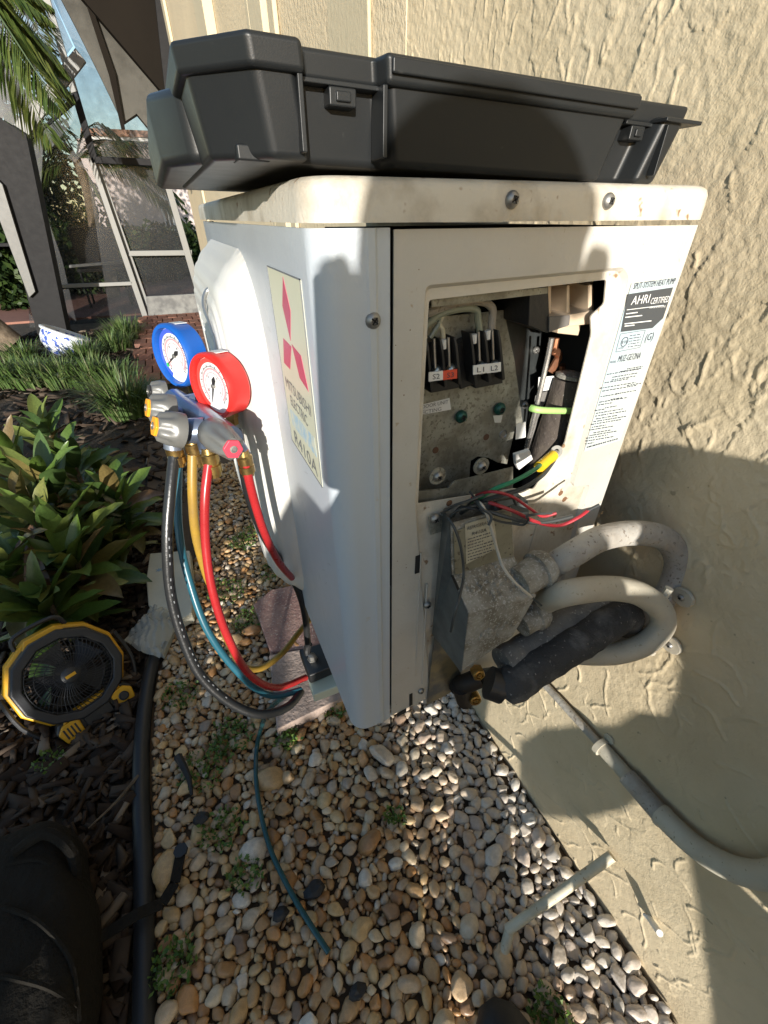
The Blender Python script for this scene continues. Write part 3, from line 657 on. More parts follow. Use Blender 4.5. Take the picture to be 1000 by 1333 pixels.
g().prism([on(x,y_,1,.012) for x,y_ in [(714,412),(741,410),(740,423),(714,432)]],(0,-.001,0)).obj('bracket_flap', mat('grey_flap',(.13,.12,.11),.6,var=.1), unit)
# compressor in its dark felt jacket, cable edge, lime tube, copper
g().tube([on(742,494,1,.034),on(732,530,1,.033),on(716,580,1,.032),on(700,635,1,.03)],[.0135,.0145,.0155,.016],20,4).obj('insulated_line', mat('brown_felt',(.075,.06,.05),.95,col2=(.08,.065,.05),cs=60,var=.3,vs=30,bump=.002,bs=160,speck=(.2,.18,.16),sps=420,spt=.66), unit, smooth=True)
g().lathe([(.0130,0),(.0135,.003),(.008,.005),(.001,.006)],on(743,492,1,.034),(.1,0,1),16).obj('foam_plug', m_crust, unit, smooth=True)
g().tube([on(691,531,1,.022),on(705,534,1,.016),on(746,535,1,.018)],.0028,12,4).obj('lime_tube', m_lime, unit, smooth=True)
for P,rr in (([(718,455),(728,462),(722,475),(716,485)],.0035),([(732,475),(733,492)],.003),([(724,440),(720,460)],.003),([(740,565),(730,582)],.0028)): g().tube([on(x,y_,1,.05) for x,y_ in P],rr,8,3).obj('copper_pipe', m_copper, unit, smooth=True)
g().tube([on(718,440,1,.03),on(712,470,1,.03),on(696,540,1,.028),on(685,585,1,.03)],.0022,8,4).obj('foil_seam', mat('foil',(.55,.53,.50),.25,.8,var=.2,vs=60), unit, smooth=True)
sticker([(701,512),(716,508),(700,545),(690,585),(686,583),(697,515)],.046,mat('foil2',(.5,.48,.45),.3,.7,var=.3,vs=40),name='foil_tape')
g().prism([on(x,y_,1,.012) for x,y_ in [(671,592),(690,586),(694,598),(676,612),(672,605)]],(0,.004,0)).obj('white_clip', m_paper, unit, bev=.0005)
# rating label on the side panel
lab = sticker([(822,369),(881,361),(874,380),(807,573),(760,588),(766,566)],.0016,m_label,name='rating_label')
def lt(s_,x,y_,x2,y2,h,m=m_ink,par=lab,yy=.0009,fill=1.0):
    a = on(x,y_,1,yy); b_ = on(x2,y2,1,yy); return text(s_,a,b_-a,(.0,0,1),h,m,par,width=(b_-a).length*fill,off=.0001)
lt('SPLIT-SYSTEM HEAT PUMP',824,376.5,878,369.5,.0040)
ah = sticker([(817,383),(876,374),(863,414),(849,427),(808,432)],.0011,mat('label_dark',(.055,.06,.065),.4,var=.05),par=lab,name='label_block',th=.0003)
lt('AHRI',821,397,844,394,.0058,m_paper,ah,.0004); lt('CERTIFIED',846,396,870,393,.0042,m_paper,ah,.0004)
lt('www.ahridirectory.org',845,401.5,866,399.5,.0016,m_paper,ah,.0004)
for (x,y_,x2,y2) in ((815,408,830,406),(814,412.5,836,410),(813,421,848,417),(813,424,826,422.5)): sticker([(x,y_),(x2,y2),(x2,y2+1.2),(x,y_+1.2)],.0005,m_paper,par=ah,name='print_line',th=.0001)
sticker([(816,403),(864,397),(864,397.8),(816,403.8)],.0005,m_paper,par=ah,name='print_line',th=.0001)
# certification box
def frame_(P,yy,wd,m,par):
    q = g(); A = [on(x,y_,1,yy) for x,y_ in P]
    for i in range(len(A)):
        a,b_ = A[i],A[(i+1)%len(A)]; n_ = (b_-a).cross(Vector((0,1,0))).normalized()*wd; q.prism([a,b_,b_+n_,a+n_],(0,-.0001,0))
    return q.obj('print_frame',m,par)
frame_([(808,435),(840,430),(833,452),(802,458)],.001,.0003,m_ink,lab)
c0 = on(813,445,1,.001); g().lathe([(.0036,0),(.0036,.0002),(.0031,.0002),(.0031,0)],c0,(0,-1,0),20,caps=False).obj('mark_ring',m_ink,lab)
lt('ETL',809.6,447.5,817,446.4,.0020); lt('LISTED',805,454.5,812,453.3,.0009)
rs = random.Random(5)
def greeked(x,y_,ln,hh=1.0,tilt=-.16,m=m_ink,par=lab,yy=.001):
    """one line of print too small to read: short strokes of varying length"""
    q = g(); t = 0
    while t < ln:
        w_ = rs.uniform(1.2,4.2); w_ = min(w_,ln-t)
        a,b_ = (x+t,y_+tilt*t),(x+t+w_,y_+tilt*(t+w_))
        q.prism([on(a[0],a[1]+hh,1,yy),on(b_[0],b_[1]+hh,1,yy),on(b_[0]+.2,b_[1]-hh*.4,1,yy),on(a[0]+.2,a[1]-hh*.4,1,yy)],(0,-.0001,0)); t += w_+rs.uniform(.7,1.6)
    return q.obj('print_line',m,par)
for k in range(5): greeked(820-k*.6,437+k*3.6,15,.7,-.15)
lt('(G)',839,444.5,849.5,441.5,.0055)
lt('MODEL',794,473,802,471.7,.0016); lt('MUZ-GE12NA',804,471.5,833,466.5,.0050,fill=1)
for k,(xo,ln) in enumerate(((24,22),(16,30),(0,46),(8,36),(8,34),(0,34),(30,20),(-4,50),(0,48),(18,30),(0,26),(14,16),(0,40),(0,20),(10,16),(-2,14),(0,38),(0,44),(2,30),(0,46),(-2,42),(0,20),(-2,34),(4,24),(0,38),(-3,30),(-3,40),(-2,12))):
    y_ = 480+k*3.62; greeked(794+xo-(y_-474)*.285,y_,ln*.92,.85,-.17)
greeked(764,582,40,1.2,-.28); 
# badge on the front face, printed flat
YN,YF,ZT_,ZB = .030,.124,0,0
fr = lambda px,py,x=0: on(px,py,0,x)
Ptl,Ptr,Pbr,Pbl = fr(350,342),fr(391,362),fr(420,634),fr(382,578)
y0b,y1b,z0b,z1b = .031,.127,.309,.447
badge = g().prism([(-.0,y1b,z1b),(-.0,y0b,z1b),(-.0,y0b,z0b),(-.0,y1b,z0b)],(-.0006,0,0)).obj('badge', m_sticker, unit)
q = g()
for a,b_ in (((y1b,z1b),(y0b,z1b)),((y0b,z1b),(y0b,z0b)),((y0b,z0b),(y1b,z0b)),((y1b,z0b),(y1b,z1b))):
    lo = (-.0009,min(a[0],b_[0])-.0004,min(a[1],b_[1])-.0004); hi = (-.0004,max(a[0],b_[0])+.0004,max(a[1],b_[1])+.0004); q.box(lo,hi)
q.obj('badge_edge', m_inkg, badge)
def bq(pts,m,nm): return g().prism([fr(x,y_,-.0006) for x,y_ in pts],(-.0002,0,0)).obj(nm,m,badge,fix=True)
bq([(368.5,360),(378.5,405),(378.5,444),(368,398)],m_redlogo,'logo_diamond')
bq([(369,440),(379.5,451),(378,481),(370,472)],m_redlogo,'logo_diamond')
bq([(380,448),(392,463),(402,510),(390.5,492)],m_redlogo,'logo_diamond')
def btext(s_,yl,yr,z,h,m,bold=0):
    text(s_,(-.0007,yl,z),(0,-1,0),(0,0,1),h,m,badge,width=yl-yr,off=.0002,bold=bold)
btext('MITSUBISHI',.117,.040,.3615,.0085,m_inkg); btext('ELECTRIC',.107,.054,.3490,.0085,m_inkg)
rsn = random.Random(2)
g().prism([(-.0006,y1b-.010,.343),(-.0006,y0b+.008,.346),(-.0006,y0b+.006,.331),(-.0006,y1b-.014,.329)],(-.0001,0,0)).obj('faded_print', m_bluelogo, badge, fix=True)
btext('R410A',.112,.040,.3130,.012,m_inkg)
# power box over the valves: galvanised, crusted
Y1,Y2 = -.020,-.052
B = lambda x,y_,yy: on(x,y_,1,yy)
A0,A1 = B(586,681,Y1),B(588,749,Y1); A2,A3 = B(610,799,Y2),B(601,875,Y2)
R0,R1 = B(666,660,Y1),B(670,725,Y1); R2,R3 = B(699,775,Y2),B(668,828,Y2)
K0,K1 = on(577,670,1,.001),on(566,840,1,.001)
top = on(663,640,1,.001)
KR0 = Vector((R0.x,.001,R0.z)); KR3 = Vector((R3.x,.001,R3.z))
box_ = g(); V = [A0,A1,A2,A3,R0,R1,R2,R3,Vector((K0.x,.001,A0.z)),Vector((K0.x,.001,A3.z)),KR0,KR3]
box_.add(V,[(0,1,5,4),(1,2,6,5),(2,3,7,6),(8,9,3,2,1,0),(4,5,6,7,11,10),(3,9,11,7),(10,11,9,8)]).obj('power_box', m_crust, unit, bev=.0012, fix=True)
pb = g().add([v+Vector((-.0006,-.0002,0)) for v in (V[8],V[9],A3,A2,A1,A0)],[(0,1,2,3,4,5)]).obj('box_flank', m_galv_d, unit)
g().prism([B(x,y_,Y1-.0006) for x,y_ in [(590,692),(640,672),(664,664),(668,722),(592,748)]],(0,-.0006,0)).obj('box_cover', mat('dusty_galv',(.30,.28,.20),.7,.25,col2=(.22,.20,.14),cs=30,var=.15,vs=16,speck=(.12,.1,.07),sps=200,spt=.6), unit, fix=True)
lb = g().prism([B(x,y_,Y1-.0013) for x,y_ in [(605,682),(642,671),(648,713),(607,734)]],(0,-.0004,0)).obj('caution_label', m_lab_y, unit, fix=True)
a = B(608,690,Y1-.0018); b_ = B(641,680,Y1-.0018); text('REFRIGERANT',a,b_-a,(0,0,1),.0035,m_ink,lb,width=(b_-a).length*.95)
a = B(614,697,Y1-.0018); b_ = B(634,691,Y1-.0018); text('R410A',a,b_-a,(0,0,1),.0036,m_ink,lb,width=(b_-a).length*.95)
for k in range(8): 
    q = g(); x = 609+k*.1; t = 0; ln = (33,34,20,33,34,30,34,18)[k]
    greeked(609,702+k*3.9,ln,.8,-.30,m_ink,lb,Y1-.0019)
g().prism([on(x,y_,1,.0015) for x,y_ in [(557,672),(579,668),(578,690),(560,696)]],(0,-.0012,0)).obj('mounting_flange', m_galv, unit, bev=.0008)
screw(on(566,675,1,.0),(0,-1,0),.0045,unit)
sl([(587,749),(590,748),(613,798),(609,800)],m_dark,Y1-.012,'box_gap')
for (px,py,yy,rr,ln) in ((702,742,-.034,.0165,.026),(697,800,-.040,.0145,.020)):
    c0 = B(px,py,yy); d_ = Vector((1,.1,.18)).normalized()
    hb_ = g().lathe([(rr*.92,-ln),(rr*.95,-.004),(rr*1.12,-.003),(rr*1.14,.004),(rr,.005),(rr*.97,.009),(rr*.8,.0095)],c0,d_,24).obj('conduit_hub', m_crust, unit, smooth=True)
q = g()
for k in range(60):
    a = A2.lerp(R2,rs.random())*.5+A3.lerp(R3,rs.random())*.5 if k%2 else A1.lerp(R1,rs.random()).lerp(A2.lerp(R2,rs.random()),rs.random()); r0 = rs.uniform(.0012,.0032)
    q.lathe([(r0,0),(r0*.7,r0*.3),(r0*.15,r0*.4)],a+Vector((0,-.0003,0)),(0,-1,.2),7)
q.obj('dirt_crust', m_crust, unit, smooth=True, kind='stuff')
g().prism([on(x,y_,1,-.0012) for x,y_ in [(566,828),(584,850),(600,876),(598,895),(575,908),(556,918),(560,880)]],(0,.0012,0)).obj('corner_plate', mat('oily_steel_near',(.26,.22,.13),.35,.6,col2=(.08,.09,.10),cs=22,var=.2,vs=20), unit, fix=True)
# service valves below the box
q = g().tube([on(596,893,1,-.005),on(606,890,1,-.015),on(625,882,1,-.02)],.0115,14,3).tube([on(600,893,1,-.015),on(606,912,1,-.012)],.011,14); q.obj('valve_body', mat('sooty_brass',(.03,.024,.02),.6,.5,var=.2,vs=40), unit, smooth=True)
for px,py,yy in ((621,874,-.030),(617,907,-.022)):
    a = on(px,py,1,yy); d_ = Vector((-.25,-1,.25)).normalized()
    v_ = g().lathe([(.0068,-.004),(.0073,-.003),(.0073,.006),(.0066,.0075),(.0045,.0078),(.0048,.005),(.0028,.005),(.0026,.008),(.0003,.008)],a,d_,6 if py < 880 else 22).obj('valve_cap', m_brass, unit, smooth=True, ang=30)
g().tube([on(628,882,1,-.02),on(643,880,1,-.02)],.0105,12).obj('flare_nut', m_galv_d, unit, smooth=True)
# wall bracket arm, rubber pad and bolt at the foot of the unit
foot = empty('mounting_foot', on(415,885,0,-.03), 'cream bracket foot with black rubber block and bolt below the unit front', 'bracket')
fx = lambda px,py,x=-.0: on(px,py,0,x)
def pdq(P,d): return [pd(x,y_,d) for x,y_ in P]
dep = .70
def footbox(P,d,vec,m,nm,bev=.002): return g().prism([pd(x,y_,dd) for (x,y_),dd in zip(P,d)],vec).obj(nm,m,foot,bev=bev,fix=True)
b0 = pd(388,848,.74)
X_ = Vector((1,0,0)); Y_ = Vector((0,1,0)); Z_ = Vector((0,0,1))
c_ = pd(392,843,.735); 
footbox([(389,845),(421,836),(436,866),(402,880)],[.73,.73,.68,.68],(0,0,-.022),m_blackp,'rubber_block',.003)
footbox([(401,884),(440,868),(452,888),(408,905)],[.705,.70,.665,.675],(0,0,-.02),mat('cream_bracket',(.50,.52,.42),.5,var=.06),'bracket_arm',.002)
bp_ = pd(407,858,.705); g().lathe([(.0085,0),(.0085,.003),(.006,.003),(.006,.010),(.003,.011)],bp_,(0,0,1),6).obj('bolt', m_steel, foot, smooth=True, ang=30)
g().lathe([(.013,0),(.012,.0015)],pd(407,862,.708),(0,0,1),20).obj('bolt_seat', m_dark, foot)
g().tube([pd(402,838,.70),pd(400,846,.705),pd(401,853,.705)],.006,10,3).obj('cable_boot', m_blackp, foot, smooth=True)
# ------------------------------------------------------------------ black tool case lying on the unit
case = empty('tool_case', (.08,.1,ZT), 'open black plastic tool case lying across the top of the outdoor unit', 'tool case')
zb, zt = .4955, .5235
def ring(P, z0, z1, ins=0): return P
def taper(P,z0,z1,ins,name,par,m=m_case,bev=.0025,seg=3,cy=None):
    """tapered shell standing on z0, wider at z1"""
    c = sum((Vector((a,b,0)) for a,b in P),Vector())/len(P); n = len(P); V = []
    for z,k in ((z0,ins),(z1,0)):
        for a,b in P:
            d = Vector((a,b,0))-c; dx = math.copysign(min(abs(d.x),k),d.x); dy = math.copysign(min(abs(d.y),k),d.y); V.append((a-dx,b-dy,z))
    return mesh_obj(name,V,[tuple(range(n-1,-1,-1)),tuple(range(n,2*n))]+[(i,(i+1)%n,(i+1)%n+n,i+n) for i in range(n)],m,par,bev=bev,seg=seg)
YD = .30
main = [(-.019,-.002),(-.002,-.002),(-.001,.010),(.038,.010),(.041,-.002),(.188,-.002),(.192,.010),(.212,.010),(.216,-.004),(.232,-.004),(.238,.01),(.238,YD),(-.0435,YD),(-.0435,.025)]
mo = taper(main,zb-.0025,zt,.0055,'shell',case,bev=.003,seg=4)
rim = [(-.0215,-.006),(.0005,-.006),(.002,.004),(.036,.004),(.038,-.006),(.191,-.006),(.194,.004),(.241,.003),(.241,YD+.004),(-.0475,YD+.004),(-.0475,.024)]
taper(rim,zt-.0035,zt+.0065,.0012,'rim',case,bev=.0022,seg=3)
g().box((.040,-.0078,zt-.0002),(.189,-.006,zt+.005)).obj('rim_band',m_case,case,bev=.0008)
for x0,x1 in ((.014,.027),(.198,.209)):
    lt_ = g().box((x0,.0030,zt-.0110),(x1,.012,zt-.0045)).obj('latch',m_case,case,bev=.0008)
    g().box((x0+.003,.0016,zt-.0095),(x1-.003,.005,zt-.0060)).obj('latch_tab',m_case,lt_,bev=.0006)
g().box((.001,.003,zt-.0045),(.038,.014,zt-.0028)).obj('ledge',m_case,case,bev=.0004); g().box((.193,.003,zt-.0045),(.216,.014,zt-.0028)).obj('ledge',m_case,case,bev=.0004)
for x in (-.0005,.0385): g().box((x-.001,-.003,zb),(x+.0014,.012,zt-.003)).obj('rib',m_case,case,bev=.0005)
g().box((.213,-.007,zt-.003),(.2425,.008,zt-.0012)).obj('flange',m_case,case,bev=.0004)
g().box((.217,-.0055,zb+.001),(.2185,.0,zt-.004)).obj('rib',m_case,case,bev=.0004)
g().box((-.028,.012,zb-.003),(-.013,.03,zb+.003)).obj('foot_lug',m_case,case,bev=.001)
lid = [(-.044,.070),(.16,.070),(.16,.36),(-.0590,.36),(-.0590,.100)]
taper(lid,zb-.001,zb+.030,-.0015,'lid_shell',case,bev=.005,seg=4)

case.rotation_euler = (0,.022,0); case.location.z += .0022
# ------------------------------------------------------------------ gauge manifold hanging on the front
mg = empty('manifold_gauge_set', pd(250,545,.45), 'manifold with a blue and a red pressure gauge hanging on the unit front', 'gauge set')
GN = Vector((-.85,-.52,.06)).normalized()
def gauge(px,py,d,R,mr,md,up,ang):
    c = pd(px,py,d); n = GN; Zu = Vector((0,0,1)); u_ = (Zu-n*Zu.dot(n)).normalized(); r_ = u_.cross(n).normalized()*1
    b_ = g().lathe([(R*.55,-.021),(R*.9,-.020),(R*.99,-.017),(R,-.006),(R*1.03,0),(R*1.03,.006),(R*.99,.0078),(R*.90,.0072),(R*.88,.001),(R*.0004,.0005)],c,n,48,caps=False).obj('gauge',mr,mg,smooth=True,ang=40)
    def disc(r0,r1,h,m,nm,a0=0,a1=360,k=48):
        q = g(); V = []; 
        for i in range(k+1):
            a = math.radians(a0+(a1-a0)*i/k); dd = u_*math.cos(a)-r_*math.sin(a)*-1
            V += [c+n*h+dd*r0,c+n*h+dd*r1,c+n*(h-.0003)+dd*r0,c+n*(h-.0003)+dd*r1]
        Fq = []
        for i in range(k): j = 4*i; Fq += [(j,j+1,j+5,j+4),(j+2,j+6,j+7,j+3),(j,j+4,j+6,j+2),(j+1,j+3,j+7,j+5)]
        q.add(V,Fq); return q.obj(nm,m,b_,fix=True)
    g().lathe([(R*.87,.0006),(R*.87,.0016)],c,n,48).obj('dial',m_dial,b_)
    disc(R*.72,R*.86,.0021,md,'scale_band',-150,90)
    disc(R*.50,R*.56,.0021,m_pink,'scale_ring',-140,140); disc(R*.40,R*.43,.0021,m_pink,'scale_ring',-140,140)
    q = g()
    for i in range(57):
        a = math.radians(-140+280*i/56); dd = u_*math.cos(a)+r_*math.sin(a); s_ = dd.cross(n); ln = .085 if i%4 == 0 else .045
        p0 = c+n*.0021+dd*R*.58; p1 = p0+dd*R*ln; wd = .00022 if i%4 else .0004; q.prism([p0+s_*wd,p1+s_*wd,p1-s_*wd,p0-s_*wd],n*.0002)
    q.obj('scale_marks',m_ink,b_,fix=True)
    for i,s_ in enumerate(('0','40','80','120') if mr is m_gblue else ('0','100','300','500')):
        a = math.radians(-120+80*i); dd = u_*math.cos(a)+r_*math.sin(a)
        text(s_,c+n*.0022+dd*R*.33-r_*R*.05-u_*R*.04,r_,u_,R*.09,m_ink,b_,width=R*.10,off=.0002)
    a = math.radians(ang); dd = u_*math.cos(a)+r_*math.sin(a); s_ = dd.cross(n)
    g().prism([c+n*.0032+dd*R*.62,c+n*.0032+s_*R*.035,c+n*.0032-dd*R*.2+s_*R*.08,c+n*.0032-dd*R*.34,c+n*.0032-dd*R*.2-s_*R*.08,c+n*.0032-s_*R*.035],n*.0004).obj('needle',m_blackp,b_,fix=True)
    g().lathe([(R*.07,.002),(R*.07,.0045),(R*.04,.005)],c,n,14).obj('needle_hub',m_steel,b_,smooth=True)
    if md is m_dialb:
        disc(R*.60,R*.74,.0024,m_green,'green_mark',-128,-118,4)
    # the lens
    L_e = c-n*.010+u_*R*.995-r_*0
    g().prism([L_e-n*.007+r_*.006,L_e-n*.007-r_*.006,L_e+n*.007-r_*.006,L_e+n*.007+r_*.006],u_*.0006).obj('edge_label',m_paper,b_,fix=True)
    st_ = c-n*.012-u_*R
    g().lathe([(.0075,-.004),(.0075,.006),(.0065,.0065),(.0065,.014)],st_+u_*.002,-u_,6).obj('gauge_stem',m_brass,b_,smooth=True,ang=30)
    return c
gauge(230,463,.475,.0318,m_gblue,m_dialb,None,-125)
gauge(281,502,.435,.0310,m_gred,m_dialr,None,-160)
m0,m1 = pd(228,523,.485),pd(300,572,.415)
g().tube([m0,m0.lerp(m1,.5),m1],[.0145,.015,.0135],16).tube([pd(245,545,.455),pd(215,548,.45)],.0125,14).tube([pd(268,560,.425),pd(232,562,.42)],.0125,14).tube([pd(240,530,.47),pd(262,525,.468)],.012,12).obj('manifold_body',m_bluem,mg,smooth=True,ang=40)
mx = (m1-m0).normalized()
g().box((-.022,-.0135,-.001),(.022,-.008,.001),Matrix((mx,mx.cross(Vector((0,0,1))).normalized(),mx.cross(mx.cross(Vector((0,0,1)))).normalized()*-1)).transposed().to_3x3(),pd(262,545,.435)).obj('body_label',mat('label_blue',(.10,.18,.60),.35,var=.1),mg)
def knob(a,b,R,mcap,capn='knob_cap'):
    a,b = Vector(a),Vector(b); d = (b-a); L0 = d.length; d.normalize(); u_ = d.orthogonal().normalized(); v_ = d.cross(u_)
    q = g(); n = 36; V = []
    prof_ = [(R*.78,0,.0),(R,L0*.06,.0),(R,L0*.35,.0),(R*.98,L0*.45,.06),(R*.93,L0*.62,.24),(R*.80,L0*.93,.26),(R*.60,L0,.05)]
    for rr,h,fl in prof_:
        for k in range(n):
            th = 2*math.pi*k/n; r0 = rr*(1-fl*abs(math.cos(th*3))**2.2); V.append(a+d*h+(u_*math.cos(th)+v_*math.sin(th))*r0)
    q.add(V,[(i*n+k,i*n+(k+1)%n,(i+1)*n+(k+1)%n,(i+1)*n+k) for i in range(len(prof_)-1) for k in range(n)]+[tuple(range(n-1,-1,-1)),tuple(range((len(prof_)-1)*n,len(prof_)*n))])
    o = q.obj('knob',m_knob,mg,smooth=True,ang=50)
    cp = g(); P = [b+(u_*math.cos(2*math.pi*k/6)+v_*math.sin(2*math.pi*k/6))*R*.60 for k in range(6)]; cp.prism([p-d*.001 for p in P],d*.0035); c_ = cp.obj(capn,mcap,o,bev=.0012,fix=True)
    g().lathe([(R*.22,.002),(R*.22,.0032),(R*.12,.0034),(R*.1,.0028),(.0003,.0028)],b,d,14).obj('cap_screw',m_steel,c_,smooth=True)
knob(pd(228,536,.44),pd(194,531,.425),.0165,m_orange)
knob(pd(240,561,.412),pd(203,555,.395),.0165,m_orange)
knob(pd(277,563,.408),pd(303,584,.372),.0150,mat('cap_red',(.58,.05,.08),.4,var=.08))
knob(pd(216,512,.49),pd(196,510,.48),.0135,m_blackp)
def fitting(px,py,d,r,ln=.024,dirv=(0,0,-1),m=m_brass):
    o = pd(px,py,d)
    return g().lathe([(r*.7,-.006),(r*.8,-.001),(r*1.0,0),(r*1.0,ln*.35),(r*.86,ln*.38),(r*.86,ln*.45),(r*1.02,ln*.48),(r*1.02,ln*.8),(r*.8,ln*.84),(r*.78,ln)],o,dirv,20).obj('fitting',m,mg,smooth=True,ang=30)
fitting(226,582,.425,.0085,.020); fitting(251,577,.430,.0085); fitting(272,590,.410,.0085); fitting(318,594,.40,.0072,.02)
g().tube([pd(250,563,.435),pd(251,577,.43)],.008,12).tube([pd(268,576,.415),pd(272,590,.41)],.008,12).tube([pd(225,568,.42),pd(226,584,.425)],.009,12).tube([pd(308,578,.40),pd(318,594,.40)],.007,12).obj('port',m_bluem,mg,smooth=True)
g().tube([pd(283,460,.462),pd(280,440,.47),pd(273,420,.475),pd(266,400,.475),pd(266,386,.475),pd(272,376,.475),pd(283,373,.475),pd(287,380,.478)],.0022,10,6).obj('hanging_hook',m_chrome,mg,smooth=True)

# ------------------------------------------------------------------ hoses
def line(name, P, rr, m, label, cat, n=12, res=7):
    return g().tube([pd(*p) for p in P], rr, n, res).obj(name, m, smooth=True, label=label, cat=cat)
hb = line('refrigerant_hose',[(227,592,.427),(222,640,.43),(218,700,.44),(222,770,.46),(238,830,.48),(262,880,.50),(300,915,.52),(340,930,.54),(375,920,.57),(392,900,.60)],.0056,m_hblack,'thick black hose hanging from the left brass fitting of the gauge set','hose')
q = g(); hp = [pd(*p) for p in [(220,700,.434),(223,770,.453),(240,830,.473),(265,880,.492),(303,916,.512)]]
for k in range(26):
    if k%5 == 4: continue
    t = k/26*3.9; i = int(t); p = hp[i].lerp(hp[i+1],t-i); p2 = hp[i].lerp(hp[i+1],min(1,t-i+.05)); 
    tc_ = (Vector(CP)-p).normalized(); s_ = (p2-p).cross(tc_).normalized()
    q.prism([p+tc_*.0030+s_*.0005,p2+tc_*.0030+s_*.0005,p2+tc_*.0030-s_*.0005,p+tc_*.0030-s_*.0005],tc_*.0028)
q.obj('printed_line',m_inkg,hb,fix=True)
line('refrigerant_hose',[(236,560,.47),(232,620,.47),(233,690,.475),(245,750,.49),(270,820,.51),(310,875,.54),(350,905,.57),(392,898,.60)],.0044,m_hteal,'dark teal hose curving behind the thick black hose','hose')
line('refrigerant_hose',[(272,603,.412),(267,650,.42),(268,710,.44),(277,770,.46),(297,830,.49),(325,878,.53),(360,895,.57),(398,882,.62)],.0046,m_hred,'red hose from the brass fitting below the red gauge down to the stones','hose')
line('refrigerant_hose',[(251,592,.432),(251,650,.45),(257,705,.48),(276,770,.54),(295,830,.60),(316,866,.66),(340,870,.69),(368,850,.72),(388,825,.76),(405,805,.80)],.0050,m_hyel,'amber yellow hose looping over the pink paver','hose')
line('refrigerant_hose',[(320,603,.402),(328,640,.42),(343,690,.46),(362,730,.52),(380,752,.58)],.0044,m_hred,'short red hose running down close against the unit front','hose')
line('power_cable',[(310,560,.44),(316,600,.44),(326,650,.47),(345,700,.53),(372,740,.60),(388,768,.64),(397,800,.67),(401,840,.70)],.0052,m_hblack,'black cable running down behind the red hose into the rubber block','cable')
def tz(x,y_): return float(np.dot(np.array(on(x,y_,2,G+.024))-CP,MR[2]))
line('drain_tube',[(375,902,.62),(352,922,.74),(342,942,.88),(335,970,tz(335,970)),(333,1005,tz(333,1005)),(338,1050,tz(338,1050)),(352,1105,tz(352,1105)),(378,1160,tz(378,1160)),(405,1205,tz(405,1205)),(428,1240,tz(428,1240))],.0046,m_hteal2,'thin teal tube lying across the pebbles below the looped hoses','tube')
line('hose_end',[(355,760,.90),(330,800,.93),(300,820,.96)],.0001,m_hblack,'x','x') if False else None

# ------------------------------------------------------------------ conduits and insulated lines at the wall
def cond(name,P,rr,m,label,cat,parts=()):
    t = empty(name,P[-1],label,cat); g().tube(P,rr,20,8).obj('pipe',m,t,smooth=True)
    return t
c1 = cond('flexible_conduit',[on(692,752,1,-.028),on(712,741,1,-.030),pd(744,722,.392),pd(785,700,.405),pd(830,694,.42),pd(866,702,.437),pd(882,730,.452),pd(872,765,.468),pd(850,798,.478),pd(822,822,.485),pd(790,832,.50)],.0122,m_conduit,'upper grey flexible conduit looping from the power box to the wall','conduit')
c2 = cond('flexible_conduit',[on(682,800,1,-.034),on(706,785,1,-.036),pd(738,772,.385),pd(790,766,.40),pd(830,772,.42),pd(858,792,.437),pd(862,815,.447),pd(840,838,.455),pd(805,850,.463),pd(770,852,.475),pd(740,850,.49)],.0120,m_conduit2,'lower beige conduit curling back below the upper grey loop','conduit')
for (px,py,t_) in ((887,778,c1),(872,840,c2)):
    a = on(px,py,0,W-.006); q = g()
    q.prism([a+Vector((0,.012*math.cos(k*math.pi/6),.010*math.sin(k*math.pi/6))) for k in range(12)],(.0045,0,0)); st_ = q.obj('strap',m_conduit2,t_,bev=.0008,fix=True)
    screw(a,(-1,0,0),.0035,st_)
    b_ = on(px-16,py-3,0,W-.03); g().tube([b_+Vector((.0,0,-.016)),b_+Vector((-.008,0,-.004)),b_+Vector((-.006,.0,.012))],.004,8,4).obj('strap_band',m_conduit2,t_,smooth=True)
def foamline(P,rr,m,label):
    t = empty('insulated_pipe',P[0],label,'insulated pipe'); o = g().tube(P,rr,22,10).obj('insulation',m,t,smooth=True)
    for v in o.data.vertices:
        c = v.co; k = 1+.0; n_ = v.normal
        v.co = c+n_*(.0008*math.sin(c.x*90+c.z*60)*math.cos(c.y*80+c.x*50)+.0004*math.sin(c.x*320+c.z*240+c.y*200))
    return t
foamline([pd(655,865,.43),pd(690,845,.44),pd(740,812,.455),pd(785,788,.47),pd(815,775,.485),pd(835,800,.50),pd(800,830,.53)],[.018,.0185,.018,.018,.017,.015,.012],m_foam_g,'dusty grey insulated refrigerant pipe just below the power box')
ft = foamline([pd(655,905,.42),pd(668,890,.42),pd(700,868,.425),pd(750,838,.435),pd(790,812,.445),pd(812,800,.455),pd(818,812,.475),pd(800,835,.52)],[.013,.0185,.0185,.018,.0175,.016,.014,.011],m_foam,'black cracked insulated refrigerant pipe ending above the pebbles')
g().tube([pd(636,888,.42),pd(655,895,.42)],.016,14).obj('pipe_end',m_blackp,ft,smooth=True)
